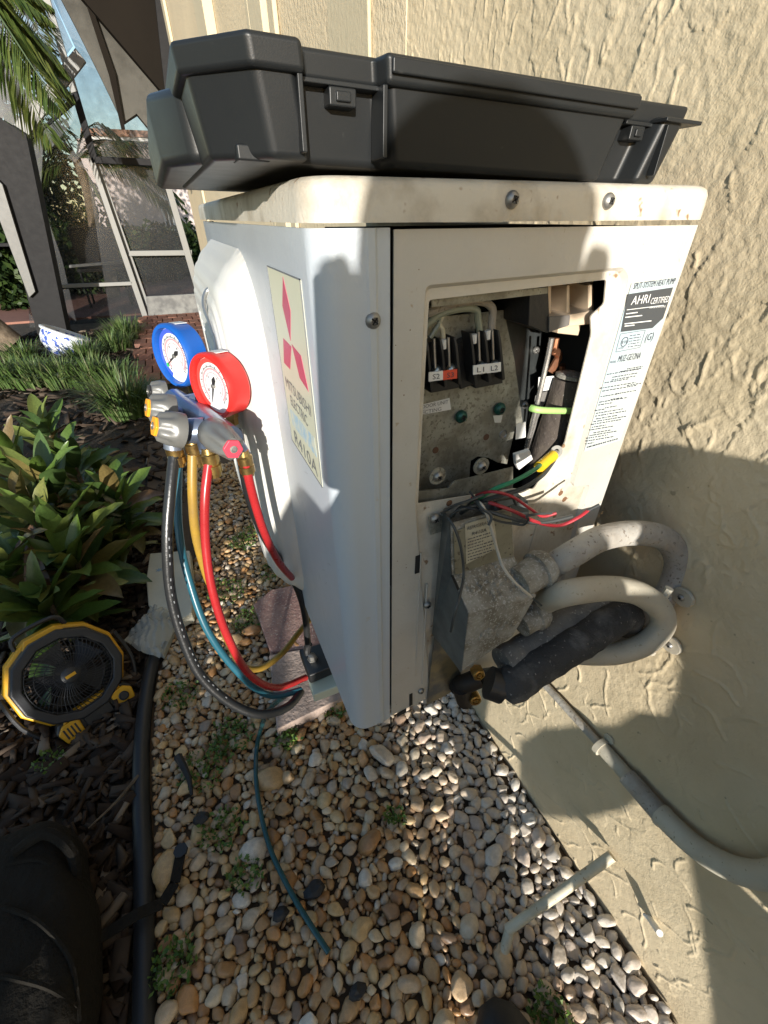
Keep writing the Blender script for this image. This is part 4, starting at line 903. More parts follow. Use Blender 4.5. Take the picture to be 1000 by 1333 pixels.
# the run of pipe fixed along the wall
wp = empty('wall_conduit', on(900,1100,0,W), 'beige pipe run with couplings fixed along the foot of the wall', 'pipe')
WL = lambda px,py,o=.012: on(px,py,0,W-o)
g().tube([WL(690,868,.008),WL(705,886,.008),WL(780,968,.010)],.0060,16).obj('pipe',m_conduit,wp,smooth=True)
g().tube([WL(782,971),WL(822,1016)],.0098,18).obj('pipe',m_conduit2,wp,smooth=True)
g().tube([WL(816,1010,.015),WL(865,1066,.015)],.0122,20).obj('coupling',m_conduit,wp,smooth=True)
g().tube([WL(858,1058,.016),WL(900,1098,.016),WL(940,1124,.017),WL(975,1137,.018),WL(1010,1138,.02),WL(1060,1120,.022)],.0132,20,6).obj('pipe',m_conduit2,wp,smooth=True)
a = WL(782,972); d_ = (WL(822,1016)-a).normalized()
g().lathe([(.0112,-.004),(.0125,-.004),(.0125,.004),(.0112,.004)],a,d_,20).obj('clamp',m_conduit2,wp,smooth=True); b_ = on(792,962,0,W-.003)
g().prism([b_+Vector((0,.008*math.cos(k),.008*math.sin(k))) for k in [i*math.pi/4 for i in range(8)]],(.002,0,0)).obj('clamp_ear',m_conduit2,wp,fix=True)
a = WL(862,1062,.0155); d_ = (WL(900,1098)-a).normalized(); g().lathe([(.0137,-.003),(.0142,-.002),(.0142,.003),(.0137,.004)],a,d_,20).obj('coupling_lip',m_conduit2,wp,smooth=True)
# pvc stub and the wall plug
e_ = on(664,1208,2,-.44); t_ = on(797,1114,0,W-.008)
g().tube([on(652,1254,2,G),e_+Vector((-.002,-.003,-.012)),e_,e_+(t_-e_)*.06,t_],.0078,18,5).obj('drain_pipe',m_pvc,smooth=True,label='old white plastic drain pipe rising from the pebbles to lean on the wall',cat='pipe')
a = on(846,1196,0,W-.001); b_ = on(859,1215,0,W-.020)
g().tube([a,b_],.0042,12).tube([on(838,1190,0,W-.002),a],[.002,.0045],8).obj('wall_plug',m_winwhite,smooth=True,label='short white plastic plug sticking out of the wall beside the drain pipe',cat='wall plug')
# pavers
def paver(P,z,th,m,label):
    return g().prism([on(x,y_,2,z) for x,y_ in P],(0,0,-th)).obj('paver',m,label=label,cat='paver',bev=.004,fix=True,group='pavers under the unit')
paver([(330,786),(352,768),(405,757),(420,800),(430,842),(352,848)],G+.035,.045,m_paver,'pink paver farther from the camera, under the yellow hose')
paver([(350,852),(432,838),(455,905),(438,912),(360,950),(356,905)],G+.038,.048,m_paver2,'brownish pink paver nearer the camera, under the bracket foot')

# loose wires at the cut-out
def wire(P,rr,m,label,name='wire'):
    t = g().tube([on(x,y_,1,yy) for x,y_,yy in P],rr*(.72 if rr > .0013 else 1),8,6); return t.obj(name,m,smooth=True,label=label,cat='wire')
wire([(614,655,-.006),(625,648,-.018),(645,636,-.030),(670,626,-.034),(695,612,-.03),(706,603,-.022)],.0024,m_wireg,'green ground wire with a yellow crimp end at the cut-out')
cr = empty('ring_terminal', on(712,600,1,-.02), 'yellow crimped ring terminal on the end of the green wire', 'terminal')
g().tube([on(702,608,1,-.024),on(708,603,1,-.021),on(720,593,1,-.015)],.0045,14,2).obj('sleeve',m_crimp,cr,smooth=True)
a = on(724,588,1,-.012); g().lathe([(.0052,0),(.0052,.001),(.0024,.001),(.0024,0)],a,(-.3,-1,.4),18,caps=False).obj('ring',m_chrome,cr)
g().tube([on(718,595,1,-.015),on(724,588,1,-.012)],.002,8).obj('neck',m_chrome,cr)
wire([(600,668,-.004),(622,655,-.018),(650,645,-.030),(680,636,-.034),(705,620,-.03),(716,607,-.024),(722,598,-.016)],.0024,m_wirek,'dark grey wire running just below the green ground wire')
wire([(614,648,-.010),(640,655,-.026),(670,666,-.036),(700,680,-.042),(728,684,-.046),(752,674,-.05),(766,664,-.05)],.0021,m_wirer,'red wire sagging across the front of the unit to the right')
wire([(764,665,-.05),(780,657,-.052)],.0012,m_wirek,'bare dark tip on the end of the sagging red wire')
wire([(600,660,-.012),(630,664,-.024),(660,673,-.034),(690,680,-.04),(715,679,-.044),(745,672,-.048)],.0024,m_wirek,'dark grey wire sagging alongside the red wire')
wire([(612,640,-.012),(620,652,-.022),(630,668,-.03),(648,678,-.034),(670,682,-.038),(682,683,-.042),(688,676,-.046),(686,672,-.046),(700,669,-.048),(718,668,-.05)],.0010,m_wirek,'thin brown wire with a small hook at its end')
wire([(612,650,-.010),(625,655,-.026),(634,670,-.032),(640,690,-.034),(648,718,-.038),(655,738,-.050),(670,758,-.060),(688,774,-.064),(692,778,-.065)],.0017,m_wirew,'white wire hanging in front of the galvanised power box')
wire([(688,774,-.064),(705,788,-.066)],.0009,m_wirek,'stripped dark tip on the end of the white wire')
wire([(583,674,-.020),(592,688,-.028),(600,712,-.034),(604,745,-.040),(601,765,-.050),(596,785,-.060),(590,806,-.064),(587,822,-.064)],.0012,m_wirek,'thin black wire hanging down the dark flank of the power box')
wire([(585,676,-.010),(595,665,-.018),(612,660,-.022),(640,652,-.024),(662,642,-.022),(668,648,-.02),(672,660,-.016)],.0017,m_wirek,'black wire bundled along the top edge of the power box')
wire([(590,672,-.010),(600,660,-.018),(620,663,-.026),(630,655,-.02),(655,650,-.02),(676,648,-.018),(672,655,-.014)],.0015,m_blackp,'second black wire twisted into the bundle above the power box')
g().prism([on(x,y_,1,-.002) for x,y_ in [(640,648),(672,640),(675,662),(666,668),(655,672)]],(0,-.016,0)).obj('knockout_frame', m_galv_d, unit, bev=.0006, fix=True)
# ------------------------------------------------------------------ screened porch and what is seen through it
def shape(P,Y,th,m,nm,par,bev=0): return g().prism(tr(P,Y),(0,th,0)).obj(nm,m,par,fix=True,bev=bev)
def bar(a,b_,Y,wpx,th,m,nm,par):
    a,b_ = Vector(a),Vector(b_); n_ = Vector((-(b_-a).y,(b_-a).x)).normalized()*wpx/2
    return shape([a+n_,b_+n_,b_-n_,a-n_],Y,th,m,nm,par,.004)
porch = empty('screened_porch', on(195,415,2,G), 'screened porch with pale aluminium posts and rails at the end of the brick path', 'porch')
YP = 5.92
bar((55,-20),(97,120),YP,9,.06,m_alu,'post',porch); bar((97,120),(124,212),YP,9,.06,m_bronze_shade,'post',porch)  # dark middle length stands in for shadow on the pale post
bar((118,205),(190,415),YP,7,.06,m_alu,'post',porch); bar((124,205),(198,415),YP+.07,5,.05,m_alu,'post',porch)
bar((124,208),(214,212),YP-.02,9,.05,m_bronze_shade,'rail',porch); bar((168,330),(250,329),YP-.01,7,.04,m_alu,'rail',porch)
bar((50,374),(172,369),YP,5,.04,m_alu,'rail',porch); bar((90,347),(160,341),YP+.9,4,.04,m_alu,'rail',porch)
bar((214,225),(266,405),YP-.03,8,.06,m_alu,'door_stile',porch); bar((205,215),(214,228),YP,8,.05,m_bronze_shade,'door_stile',porch)
shape([(190,386),(262,382),(268,411),(194,416)],YP-.01,.04,mat('kick_panel',(.08,.08,.078),.6,col2=(.16,.16,.15),cs=9,var=.15),'kick_panel',porch,.004)
shape([(98,62),(112,80),(36,178),(16,164)],YP-.4,.05,m_alu,'roof_rafter',porch,.004)
shape([(70,150),(96,122),(100,132),(40,182)],YP-.5,.05,m_bronze_shade,'roof_rafter',porch)
pil = empty('dark_pillar', on(75,430,2,G), 'wide dark porch pillar left of the pale screen posts', 'pillar')
shape([(-20,140),(22,168),(34,176),(88,436),(52,446),(20,330),(-20,230)],5.2,.25,m_bronze_shade,'shaft',pil,.01)
shape([(-5,232),(3,240),(46,380),(38,388),(-5,275)],5.15,.04,mat('grey_flashing',(.10,.10,.095),.5,var=.1),'pale_flashing',pil,.004)
shape([(60,-20),(214,-20),(214,225),(268,411),(40,440),(20,170),(98,62)],YP+.12,.004,m_screen,'screen_panel',porch)
shape([(-20,-20),(60,-20),(95,60),(20,165),(-20,140)],YP+.35,.004,m_screen,'screen_panel',porch)
nb = empty('neighbour_house', (-.6,13,G), 'pink stucco neighbouring house with tiled roof and white framed window', 'house')
shape([(100,180),(300,178),(320,330),(120,345)],13,.2,m_pinkwall,'wall',nb)
shape([(105,166),(235,172),(240,180),(105,176)],12.7,.5,m_tile,'roof',nb); shape([(112,176),(240,181),(240,186),(112,181)],12.75,.3,m_winwhite,'fascia',nb)
wfm = shape([(203,254),(222,255),(232,303),(219,301)],12.95,.06,m_winwhite,'window',nb); shape([(208,260),(219,261),(227,297),(220,295)],12.93,.02,m_glass,'pane',wfm); bar((214,261),(223,296),12.91,1.6,.03,m_winwhite,'sash',wfm)

def leafcloud(name, blobs, n, size, m, label, cat, group=None, asp=.45, seed=1, gaps=(), parent=None, kind=None, thin=None):
    rs = np.random.RandomState(seed); wts = np.array([b[3]*b[4]*b[5] for b in blobs]); wts = wts/wts.sum(); V = []; 
    idx = rs.choice(len(blobs),n,p=wts)
    for k in idx:
        b = blobs[k]; d = rs.normal(size=3); d /= np.linalg.norm(d); rr = rs.rand()**.45
        c = np.array(b[:3])+d*rr*np.array(b[3:6])*(1+.18*math.sin(7*d[0]+5*d[2]+k))
        if any(((c[0]-q_[0])**2+(c[2]-q_[1])**2) < q_[2]**2 for q_ in gaps): continue
        if c[2] < G: continue
        a = rs.normal(size=3); a /= np.linalg.norm(a); a = a*.8+np.array([0,0,-.25]); t = np.cross(a,rs.normal(size=3)); t /= np.linalg.norm(t)
        s_ = size*rs.uniform(.6,1.3); nn = np.cross(a,t)*s_*.15
        V.append([c,c+a*s_*.5+t*s_*asp*.5+nn,c+a*s_,c+a*s_*.5-t*s_*asp*.5+nn])
    V = np.array(V); N_ = len(V)
    o = big_mesh(name, V.reshape(-1,3), np.arange(N_*4).reshape(-1,4), m, False)
    if parent is not None: o.parent = parent; o.location = -PW[parent.name][0]
    return tag(o,label,cat,group,kind)
for i,(px,py,Y,rx,rz,lb_) in enumerate(((200,345,10.2,.62,.62,'dark clipped shrub in front of the pink house wall'),(120,360,9.6,.9,.7,'broad dark shrub left of the pale porch post'),(75,300,9.9,.8,1.1,'tall dark shrub behind the dark porch pillar'),(245,345,10.8,.5,.5,'small round shrub below the white framed window'),(8,350,7.6,.35,.5,'bright green shrub at the left edge beyond the palm trunk'),(-15,120,8.5,.8,1.4,'dark tree crown behind the palm fronds at top left'),(-40,380,8.2,.6,.5,'low shrub by the left edge beyond the tree'))):
    c_ = on(px,py,1,Y); leafcloud('shrub',[(c_.x,Y,c_.z,rx,.5,rz),(c_.x,Y,G+.4,rx*.9,.5,.5)],4200,.13,m_far,lb_,'shrub','shrubs beyond the porch',seed=i)
# palms
def frond(q, o, d, L, droop, w_=.34, n=26, seed=0):
    rs = random.Random(seed); o = Vector(o); d = Vector(d).normalized(); pts = [o+d*L*t+Vector((0,0,-droop*L*t*t)) for t in [i/n for i in range(n+1)]]
    q.tube(pts,[.012*(1-.8*i/n) for i in range(n+1)],5)
    for i in range(3,n+1):
        p = pts[i]; T = (pts[i]-pts[i-1]).normalized(); s_ = T.cross(Vector((0,0,1)));
        if s_.length < .1: s_ = T.cross(Vector((0,1,0)))
        s_.normalize(); ll = w_*math.sin(math.pi*(.12+.8*i/n))*rs.uniform(.85,1.1)
        for sg in (-1,1):
            for hf in (0,.5):
                a = (s_*sg+T*.75+Vector((0,0,-.35+rs.uniform(-.2,.2)))).normalized(); b0_ = p-T*(L/n)*hf; m_ = b0_+a*ll*.55; e = b0_+a*ll+Vector((0,0,-ll*.25)); wv = a.cross(Vector((rs.uniform(-.3,.3),rs.uniform(-.3,.3),1))).normalized()*.012
                q.add([b0_,m_+wv,e,m_-wv],[(0,1,2,3)])
def palm(name_label, base, crown, fronds, tr_r, seed=0, bend=None):
    t = empty('palm_tree', base, name_label, 'palm')
    base = Vector(base); crown = Vector(crown); m_ = [base.lerp(crown,k/10)+Vector((.02*math.sin(k),0,0))+(bend or Vector())*math.sin(math.pi*k/10) for k in range(11)]
    g().tube(m_,[tr_r*(1.25-.5*k/10) for k in range(11)],14,3).obj('trunk',m_trunk,t,smooth=True)
    for i,(d,L,dr) in enumerate(fronds):
        q = g(); frond(q,crown,d,L,dr,w_=min(.34,L*.42),seed=seed*50+i); q.obj('frond',m_frond,t)
    return t
c_ = on(-45,-45,1,4.9)
palm('palm tree at the left edge with sunlit fronds hanging into the top corner', on(12,452,2,G), c_, [((.9,-.1,-.3),.42,.2),((.7,.3,-.6),.52,.2),((.40,-.3,-.85),.70,.1),((.95,.1,.1),.42,.4),((.15,.2,-.95),.80,.05),((.55,.1,-.75),.62,.1),((-.6,.4,.3),1.2,.5),((.2,.9,.4),1.2,.5)],.12,1,Vector((-.75,0,0)))
c_ = on(100,205,1,8.0)
palm('small palm with drooping dark fronds seen through the porch screen', (c_.x-.1,8.0,G), c_, [((math.cos(a),.25*math.sin(a*3),.45+.4*math.sin(a*2)),1.25,.75) for a in [k*2*math.pi/11 for k in range(11)]]+[((.9,0,.15),1.1,.25),((.8,-.2,.4),1.2,.35),((-.9,0,-.2),1.1,.3),((.3,0,-.8),1.1,.2)],.07,2)
# dark table and chair on the porch floor
tb = empty('garden_chair', on(150,408,2,G), 'dark garden chair standing on the red porch floor behind the screen', 'chair')
bx = Vector(on(150,404,1,7.2)); gz = G
q = g().box((bx.x-.25,7.0,gz+.40),(bx.x+.25,7.45,gz+.44)); q.obj('seat',m_bronze_shade,tb,bev=.006)
g().box((bx.x-.25,7.42,gz+.44),(bx.x+.25,7.46,gz+.85)).obj('backrest',m_bronze_shade,tb,bev=.006)
for sx in (-.22,.22):
    for sy in (7.03,7.42): g().tube([(bx.x+sx,sy,gz+.4),(bx.x+sx*1.1,sy,gz)],.014,8).obj('leg',m_bronze_shade,tb,smooth=True)
tb = empty('garden_table', on(95,398,2,G), 'dark round garden table on the porch floor left of the chair', 'table')
g().lathe([(.45,0),(.45,.03)],(bx.x-.85,7.5,gz+.68),(0,0,1),28).obj('tabletop',m_bronze_shade,tb); g().tube([(bx.x-.85,7.5,gz),(bx.x-.85,7.5,gz+.68)],.04,10).obj('leg',m_bronze_shade,tb,smooth=True)

# ------------------------------------------------------------------ garden plants
def leaf_mesh(k):
    rs = random.Random(k); n = 9; V = []; Fq = []; arch = rs.uniform(.15,.75); tw = rs.uniform(-.3,.3); wm = rs.uniform(.115,.15)
    for i in range(n+1):
        t = i/n; w_ = wm*(math.sin(math.pi*min(1,t**.8))**.75)*(1 if t < 1 else 0)+.012*(1-t); x = t*math.cos(arch*t*.9); z = t*.25-arch*.5*t*t+.0; a = tw*t; rip = .012*math.sin(t*17+k)
        V += [(x,-w_*math.cos(a),z+w_*.32+rip-w_*math.sin(a)),(x,-w_*.5,z+w_*.12),(x,0,z),(x,w_*.5,z+w_*.12),(x,w_*math.cos(a),z+w_*.32-rip+w_*math.sin(a))]
    for i in range(n):
        for j in range(4): Fq.append((5*i+j,5*i+j+1,5*i+j+6,5*i+j+5))
    me = bpy.data.meshes.new('leaf'); me.from_pydata(V,[],Fq); me.materials.append(m_leaf); me.shade_smooth(); return me
LM = [leaf_mesh(k) for k in range(7)]
def rosette(x,y,h,n,L,label,seed,rmin=.02):
    t = empty('broad_leaf_plant',(x,y,G),label,'plant','broad leaved plants in the garden bed'); rs = random.Random(seed)
    g().tube([(x,y,G),(x+.01,y,G+h)],.008,7).obj('stem',m_trunk,t,smooth=True)
    for i in range(n):
        a = i*2.399+rs.uniform(-.3,.3); k = i/n; el = -.15+1.25*k+rs.uniform(-.15,.15)
        o = bpy.data.objects.new('leaf',LM[rs.randrange(7)]); COL.objects.link(o); o.parent = t; s_ = L*rs.uniform(.75,1.15)*(1-.25*k)
        o.matrix_basis = Matrix.Translation((0,0,h*(.35+.65*k)))@Matrix.Rotation(a,4,'Z')@Matrix.Rotation(-el,4,'Y')@Matrix.Rotation(rs.gauss(0,.2),4,'X')@Matrix.Diagonal((s_,s_,s_,1))
RO = [(60,790,.10,22,.20,'lowest broad leaved plant, just above the yellow fan'),(95,735,.12,24,.21,'broad leaved plant with long pale ribbed leaves left of the white package'),(10,740,.14,20,.20,'broad leaved plant cut by the left edge beside the fan'),
(40,665,.18,24,.20,'broad leaved plant in the middle of the bed at the left'),(120,660,.14,22,.18,'broad leaved plant spreading towards the hanging hoses'),(90,600,.18,22,.19,'broad leaved plant with reddish upright leaves'),(15,600,.22,22,.20,'broad leaved plant with bronze leaves at the left edge'),
(150,645,.16,20,.17,'broad leaved plant just left of the hose fittings'),(70,700,.16,22,.22,'broad leaved plant with wide pale leaves above the fan'),(60,630,.22,20,.21,'tall broad leaved plant rising behind the middle clump'),
(55,555,.22,18,.19,'upright broad leaved plant in front of the dark grass'),(130,610,.10,16,.15,'smaller broad leaved plant near the sunlit grass tuft'),(160,700,.06,14,.13,'small dark broad leaved plant beside the teal hose')]
for i,(px,py,h,n,L,lb_) in enumerate(RO):
    p = on(px,py,2,G+h*1.3); rosette(p.x,p.y,h*1.3,n+4,L*1.22,lb_,i+10)
def tuft(px,py,n,L,sp,label,seed,m=m_blade):
    p = on(px,py,2,G); rs = random.Random(seed); q = g()
    for i in range(n):
        a = rs.uniform(0,6.28); r0 = rs.uniform(0,sp*.35); o = Vector((p.x+math.cos(a)*r0,p.y+math.sin(a)*r0,G)); l_ = L*rs.uniform(.55,1.1); out = rs.uniform(.15,1.0); d = Vector((math.cos(a),math.sin(a),0)); s_ = Vector((-d.y,d.x,0))*rs.uniform(.002,.0035)*1.6
        P = [o+d*(out*l_*t*t*.8+.1*t*l_)+Vector((0,0,l_*(t-.55*out*t*t*t))) for t in (0,.35,.7,1)]
        q.add([P[0]-s_,P[0]+s_,P[1]+s_,P[1]-s_,P[2]+s_*.7,P[2]-s_*.7,P[3]],[(0,1,2,3),(3,2,4,5),(5,4,6)])
    o = q.obj('grass_tuft',m,label=label,cat='grass tuft',group='grass tufts in the garden bed')
TU = [(168,540,560,.30,.30,'sunlit bright grass tuft beside the gauge set'),(150,500,360,.20,.34,'grass tuft just behind the bright sunlit one'),(195,520,200,.15,.2,'small grass tuft at the edge of the brick path'),(120,500,360,.22,.36,'dark grass tuft in front of the blue and white pot'),(85,500,380,.22,.36,'dark grass tuft left of the pot'),(50,500,360,.22,.36,'dark grass tuft near the palm trunk'),(15,500,320,.22,.36,'dark grass tuft at the left edge'),(110,470,260,.2,.36,'grass tuft right under the blue and white pot'),(35,470,260,.2,.36,'grass tuft behind, left of the pot'),(150,455,240,.2,.36,'short soft grass tuft beyond the pot'),(165,440,300,.22,.4,'soft grass tuft beside the brick path near the porch')]
for i,(px,py,n,L,sp,lb_) in enumerate(TU): tuft(px,py,n,L,sp*1.2,lb_,i)
# small weeds in the gravel
def weed(px,py,n,r0,label,seed,z=G+.012):
    p = on(px,py,2,z); rs = random.Random(seed); q = g()
    for i in range(n):
        a = rs.uniform(0,6.28); rr = r0*math.sqrt(rs.random()); o = Vector((p.x+math.cos(a)*rr,p.y+math.sin(a)*rr,z+rs.uniform(-.004,.008))); d = Vector((rs.gauss(0,1),rs.gauss(0,1),rs.uniform(.1,1.4))).normalized(); l_ = rs.uniform(.006,.013); s_ = d.cross(Vector((rs.gauss(0,1),rs.gauss(0,1),1))).normalized()*l_*.28
        q.add([o,o+d*l_*.5+s_,o+d*l_,o+d*l_*.5-s_],[(0,1,2,3)])
    q.obj('weed',m_weed,label=label,cat='weed',group='weeds growing through the pebbles')
WE = [(315,705,200,.05,'weed patch beside the short red hose'),(355,745,170,.045,'sunlit weed just above the pink paver'),(325,810,200,.05,'weed left of the pink paver'),(295,770,200,.06,'weed between the hanging hoses'),(435,925,150,.028,'weed at the foot of the unit corner'),(375,960,150,.030,'bright weed below the brownish paver'),(300,960,260,.05,'weed patch in the gravel left of the teal tube'),(265,1000,200,.05,'weed patch near the dead leaf'),(515,1062,70,.018,'single weed sprig in the middle of the gravel'),(225,1255,190,.035,'weed by the black edging near the bottom left'),(290,1080,160,.04,'weed patch halfway down the gravel at the left'),(320,1140,120,.03,'weed beside the dark twig'),(715,1322,160,.03,'weed near the photographer shoe at the bottom'),(65,990,60,.03,'small leafy weed in the sunlit mulch'),(235,905,160,.04,'weed by the edging below the black hose'),(330,690,100,.03,'small weed by the unit front')]
for i,(px,py,n,r0,lb_) in enumerate(WE): weed(px,py,n,r0,lb_,i+3)
def twig(P,r0,label): g().tube([on(x,y_,2,z) for x,y_,z in P],[r0*(1-.7*i/(len(P)-1)) for i in range(len(P))],7,4).obj('dead_twig',m_shoe if 'dark' in label else m_trunk,smooth=True,label=label,cat='twig')
twig([(232,985,G+.03),(245,1010,G+.035),(250,1035,G+.03)],.009,'dark dead leaf curl on the pebbles near the edging')
twig([(180,1010,G+.02),(150,1045,G+.03),(115,1078,G+.03)],.004,'thin pale twig lying on the mulch')
for i,(px,py,r0,lb_) in enumerate(((410,1158,.018,'black lump of bark among the pebbles near the teal tube'),(262,1065,.016,'black lump of bark among the pebbles below the weed patch'),(365,1190,.014,'small black lump of bark by the teal tube end'),(465,1290,.014,'black lump of bark near the bottom centre'))):
    p = on(px,py,2,G+.02); rs = random.Random(i); b = bmesh.new(); bmesh.ops.create_icosphere(b,subdivisions=2,radius=1)
    V = [Vector((v.co.x*r0*rs.uniform(.8,1.2),v.co.y*r0*.7*rs.uniform(.8,1.2),v.co.z*r0*.5*rs.uniform(.8,1.2)))+p for v in b.verts]; Fq = [tuple(v.index for v in f_.verts) for f_ in b.faces]; b.free()
    mesh_obj('bark_lump',V,Fq,m_shoe,label=lb_,cat='bark')

# blue and white pot, tipped over
pc = on(85,448,2,G+.07); pot = empty('ceramic_pot', pc, 'blue and white porcelain pot tipped over on the grass', 'pot')
ax = Vector((.42,.12,.88)).normalized()
prof_ = [(.07,-.10),(.12,-.085),(.165,-.03),(.178,.02),(.172,.065),(.165,.085)]
g().lathe(prof_+[(.150,.085),(.155,.02),(.12,-.07),(.001,-.08)],pc,ax,36,caps=False).obj('bowl',m_pot,pot,smooth=True)
g().lathe([(.160,.078),(.184,.080),(.186,.095),(.172,.102),(.150,.098),(.150,.08)],pc,ax,36,caps=False).obj('rim',m_potrim,pot,smooth=True)
g().lathe([(.154,.03),(.001,.035)],pc,ax,24,caps=False).obj('soil_fill',m_soil,pot)

# ------------------------------------------------------------------ work fan
fc = pd(91,878,.985); FN = Vector((.40,-.74,.54)).normalized(); up_ = (Vector((0,0,1))-FN*FN.z).normalized(); rt_ = up_.cross(FN)
FR = Matrix((rt_,up_,FN)).transposed().to_3x3()
fan = empty('work_fan', fc, 'yellow and black jobsite fan standing on the mulch and facing up to the camera', 'fan', rot=FR)
def FG(q,nm,m,par=None,**k):
    q.v = [v*.865 for v in q.v]
    return q.obj(nm,m,par or fan,local=True,**k)
def octo(r_,z,k=8,rot=22.5,sx=1,sy=1): return [(r_*sx*math.cos(math.radians(rot+360*i/k)),r_*sy*math.sin(math.radians(rot+360*i/k)),z) for i in range(k)]
def octring(r0,r1,z0,z1,m,nm,bev=.003,k=8):
    q = g(); A = octo(r1,z0,k,180/k); B_ = octo(r1*.97,z1,k,180/k); C_ = octo(r0,z1,k,180/k); D_ = octo(r0,z0,k,180/k); V = A+B_+C_+D_; Fq = []
    for i in range(k):
        j = (i+1)%k
        for a in range(4): b = (a+1)%4; Fq.append((a*k+i,a*k+j,b*k+j,b*k+i))
    return FG(q.add(V,Fq),nm,m,bev=bev,fix=True)
octring(.098,.127,-.035,.012,m_fanblk,'front_ring',.005,12)
octring(.112,.139,-.090,-.034,m_yel,'yellow_shell',.008,12)
octring(.100,.126,-.10,-.072,m_fanblk,'rear_ring',.004)
q = g()
for rr in (.035,.055,.075,.094): q.tube([(rr*math.cos(a),rr*math.sin(a),.010+.004*(1-rr/.1)) for a in [2*math.pi*i/48 for i in range(49)]],.0012,5)
for i in range(56):
    a = 2*math.pi*i/56; sw = .35; q.tube([(.020*math.cos(a),.020*math.sin(a),.016),(.06*math.cos(a+sw*.5),.06*math.sin(a+sw*.5),.013),(.099*math.cos(a+sw),.099*math.sin(a+sw),.008)],.0011,5,2)
FG(q,'grille',m_fanblk,smooth=True)
hb_ = FG(g().lathe([(.021,.008),(.021,.018),(.016,.021),(.0003,.0215)],(0,0,0),(0,0,1),26),'hub',m_fanblk,smooth=True)
FG(g().box((-.012,-.004,.0215),(.012,.004,.0222)),'hub_badge',m_yel,hb_)
for i in range(5):
    a0 = 2*math.pi*i/5; q = g(); V = []
    for j in range(7):
        t = j/6; rr = .018+.072*t
        for k_ in (0,1): a = a0+(.05+.85*k_)*(.75+.25*t); V.append((rr*math.cos(a),rr*math.sin(a),-.018-.022*k_+.004*t))
    q.add(V,[(2*j,2*j+1,2*j+3,2*j+2) for j in range(6)]); q.add([(x,y_,z-.002) for x,y_,z in V],[(2*j+2,2*j+3,2*j+1,2*j) for j in range(6)])
    FG(q,'blade',m_fanblk,smooth=True)
q = g()
for i in range(28):
    a = 2*math.pi*i/28; q.tube([(.02*math.cos(a),.02*math.sin(a),-.086),(.104*math.cos(a),.104*math.sin(a),-.084)],.0012,4)
FG(q,'rear_grille',m_fanblk)
FG(g().lathe([(.03,-.085),(.03,-.04),(.02,-.035),(.001,-.034)],(0,0,0),(0,0,1),20),'motor',m_fanblk,smooth=True)
# control base: yellow side pods, black battery bay, knob and vents
base_ = FG(g().prism([(-.085,-.098,-.085),(.085,-.098,-.085),(.098,-.118,-.085),(.090,-.158,-.085),(-.090,-.158,-.085),(-.098,-.118,-.085)],(0,0,.082)),'base',m_fanblk,bev=.006,fix=True)
for sg in (-1,1):
    pod = FG(g().prism([(sg*.040,-.104,-.004),(sg*.078,-.104,-.004),(sg*.094,-.120,-.004),(sg*.088,-.154,-.004),(sg*.044,-.154,-.004)],(0,0,.012)),'side_pod',m_yel,bev=.003,fix=True)
    if sg > 0:
        k_ = FG(g().lathe([(.0125,.008),(.0125,.013),(.010,.0145),(.0085,.0125),(.0003,.0125)],(.067,-.129,0),(0,0,1),24),'knob',m_fanblk,pod,smooth=True)
    else:
        for i in range(4): FG(g().box((-.082+i*.009,-.142,.008),(-.078+i*.009,-.114,.0088)),'vent_slot',m_fanblk,pod)
FG(g().prism([(-.034,-.110,-.003),(.034,-.110,-.003),(.034,-.150,-.003),(-.034,-.150,-.003)],(0,0,.008)),'battery_door',m_blackp,bev=.004,fix=True)
FG(g().prism([(-.075,-.106,.004),(-.038,-.098,.004),(.038,-.098,.004),(.075,-.106,.004),(.06,-.086,.004),(-.06,-.086,.004)],(0,0,-.03)),'yellow_bridge',m_yel,bev=.003,fix=True)
for sg in (-1,1): FG(g().tube([(sg*.11,-.145,-.05),(sg*.142,-.06,-.05),(sg*.142,.03,-.055)],.006,10,4),'side_arm',m_fanblk,smooth=True)
FG(g().tube([(-.06,.118,-.06),(-.045,.15,-.055),(.045,.15,-.055),(.06,.118,-.06)],.006,10,4),'handle',m_fanblk,smooth=True)
FG(g().prism([(-.05,.110,-.03),(.05,.110,-.03),(.035,.132,-.03),(-.035,.132,-.03)],(0,0,.02)),'yellow_cap',m_yel,bev=.003,fix=True)

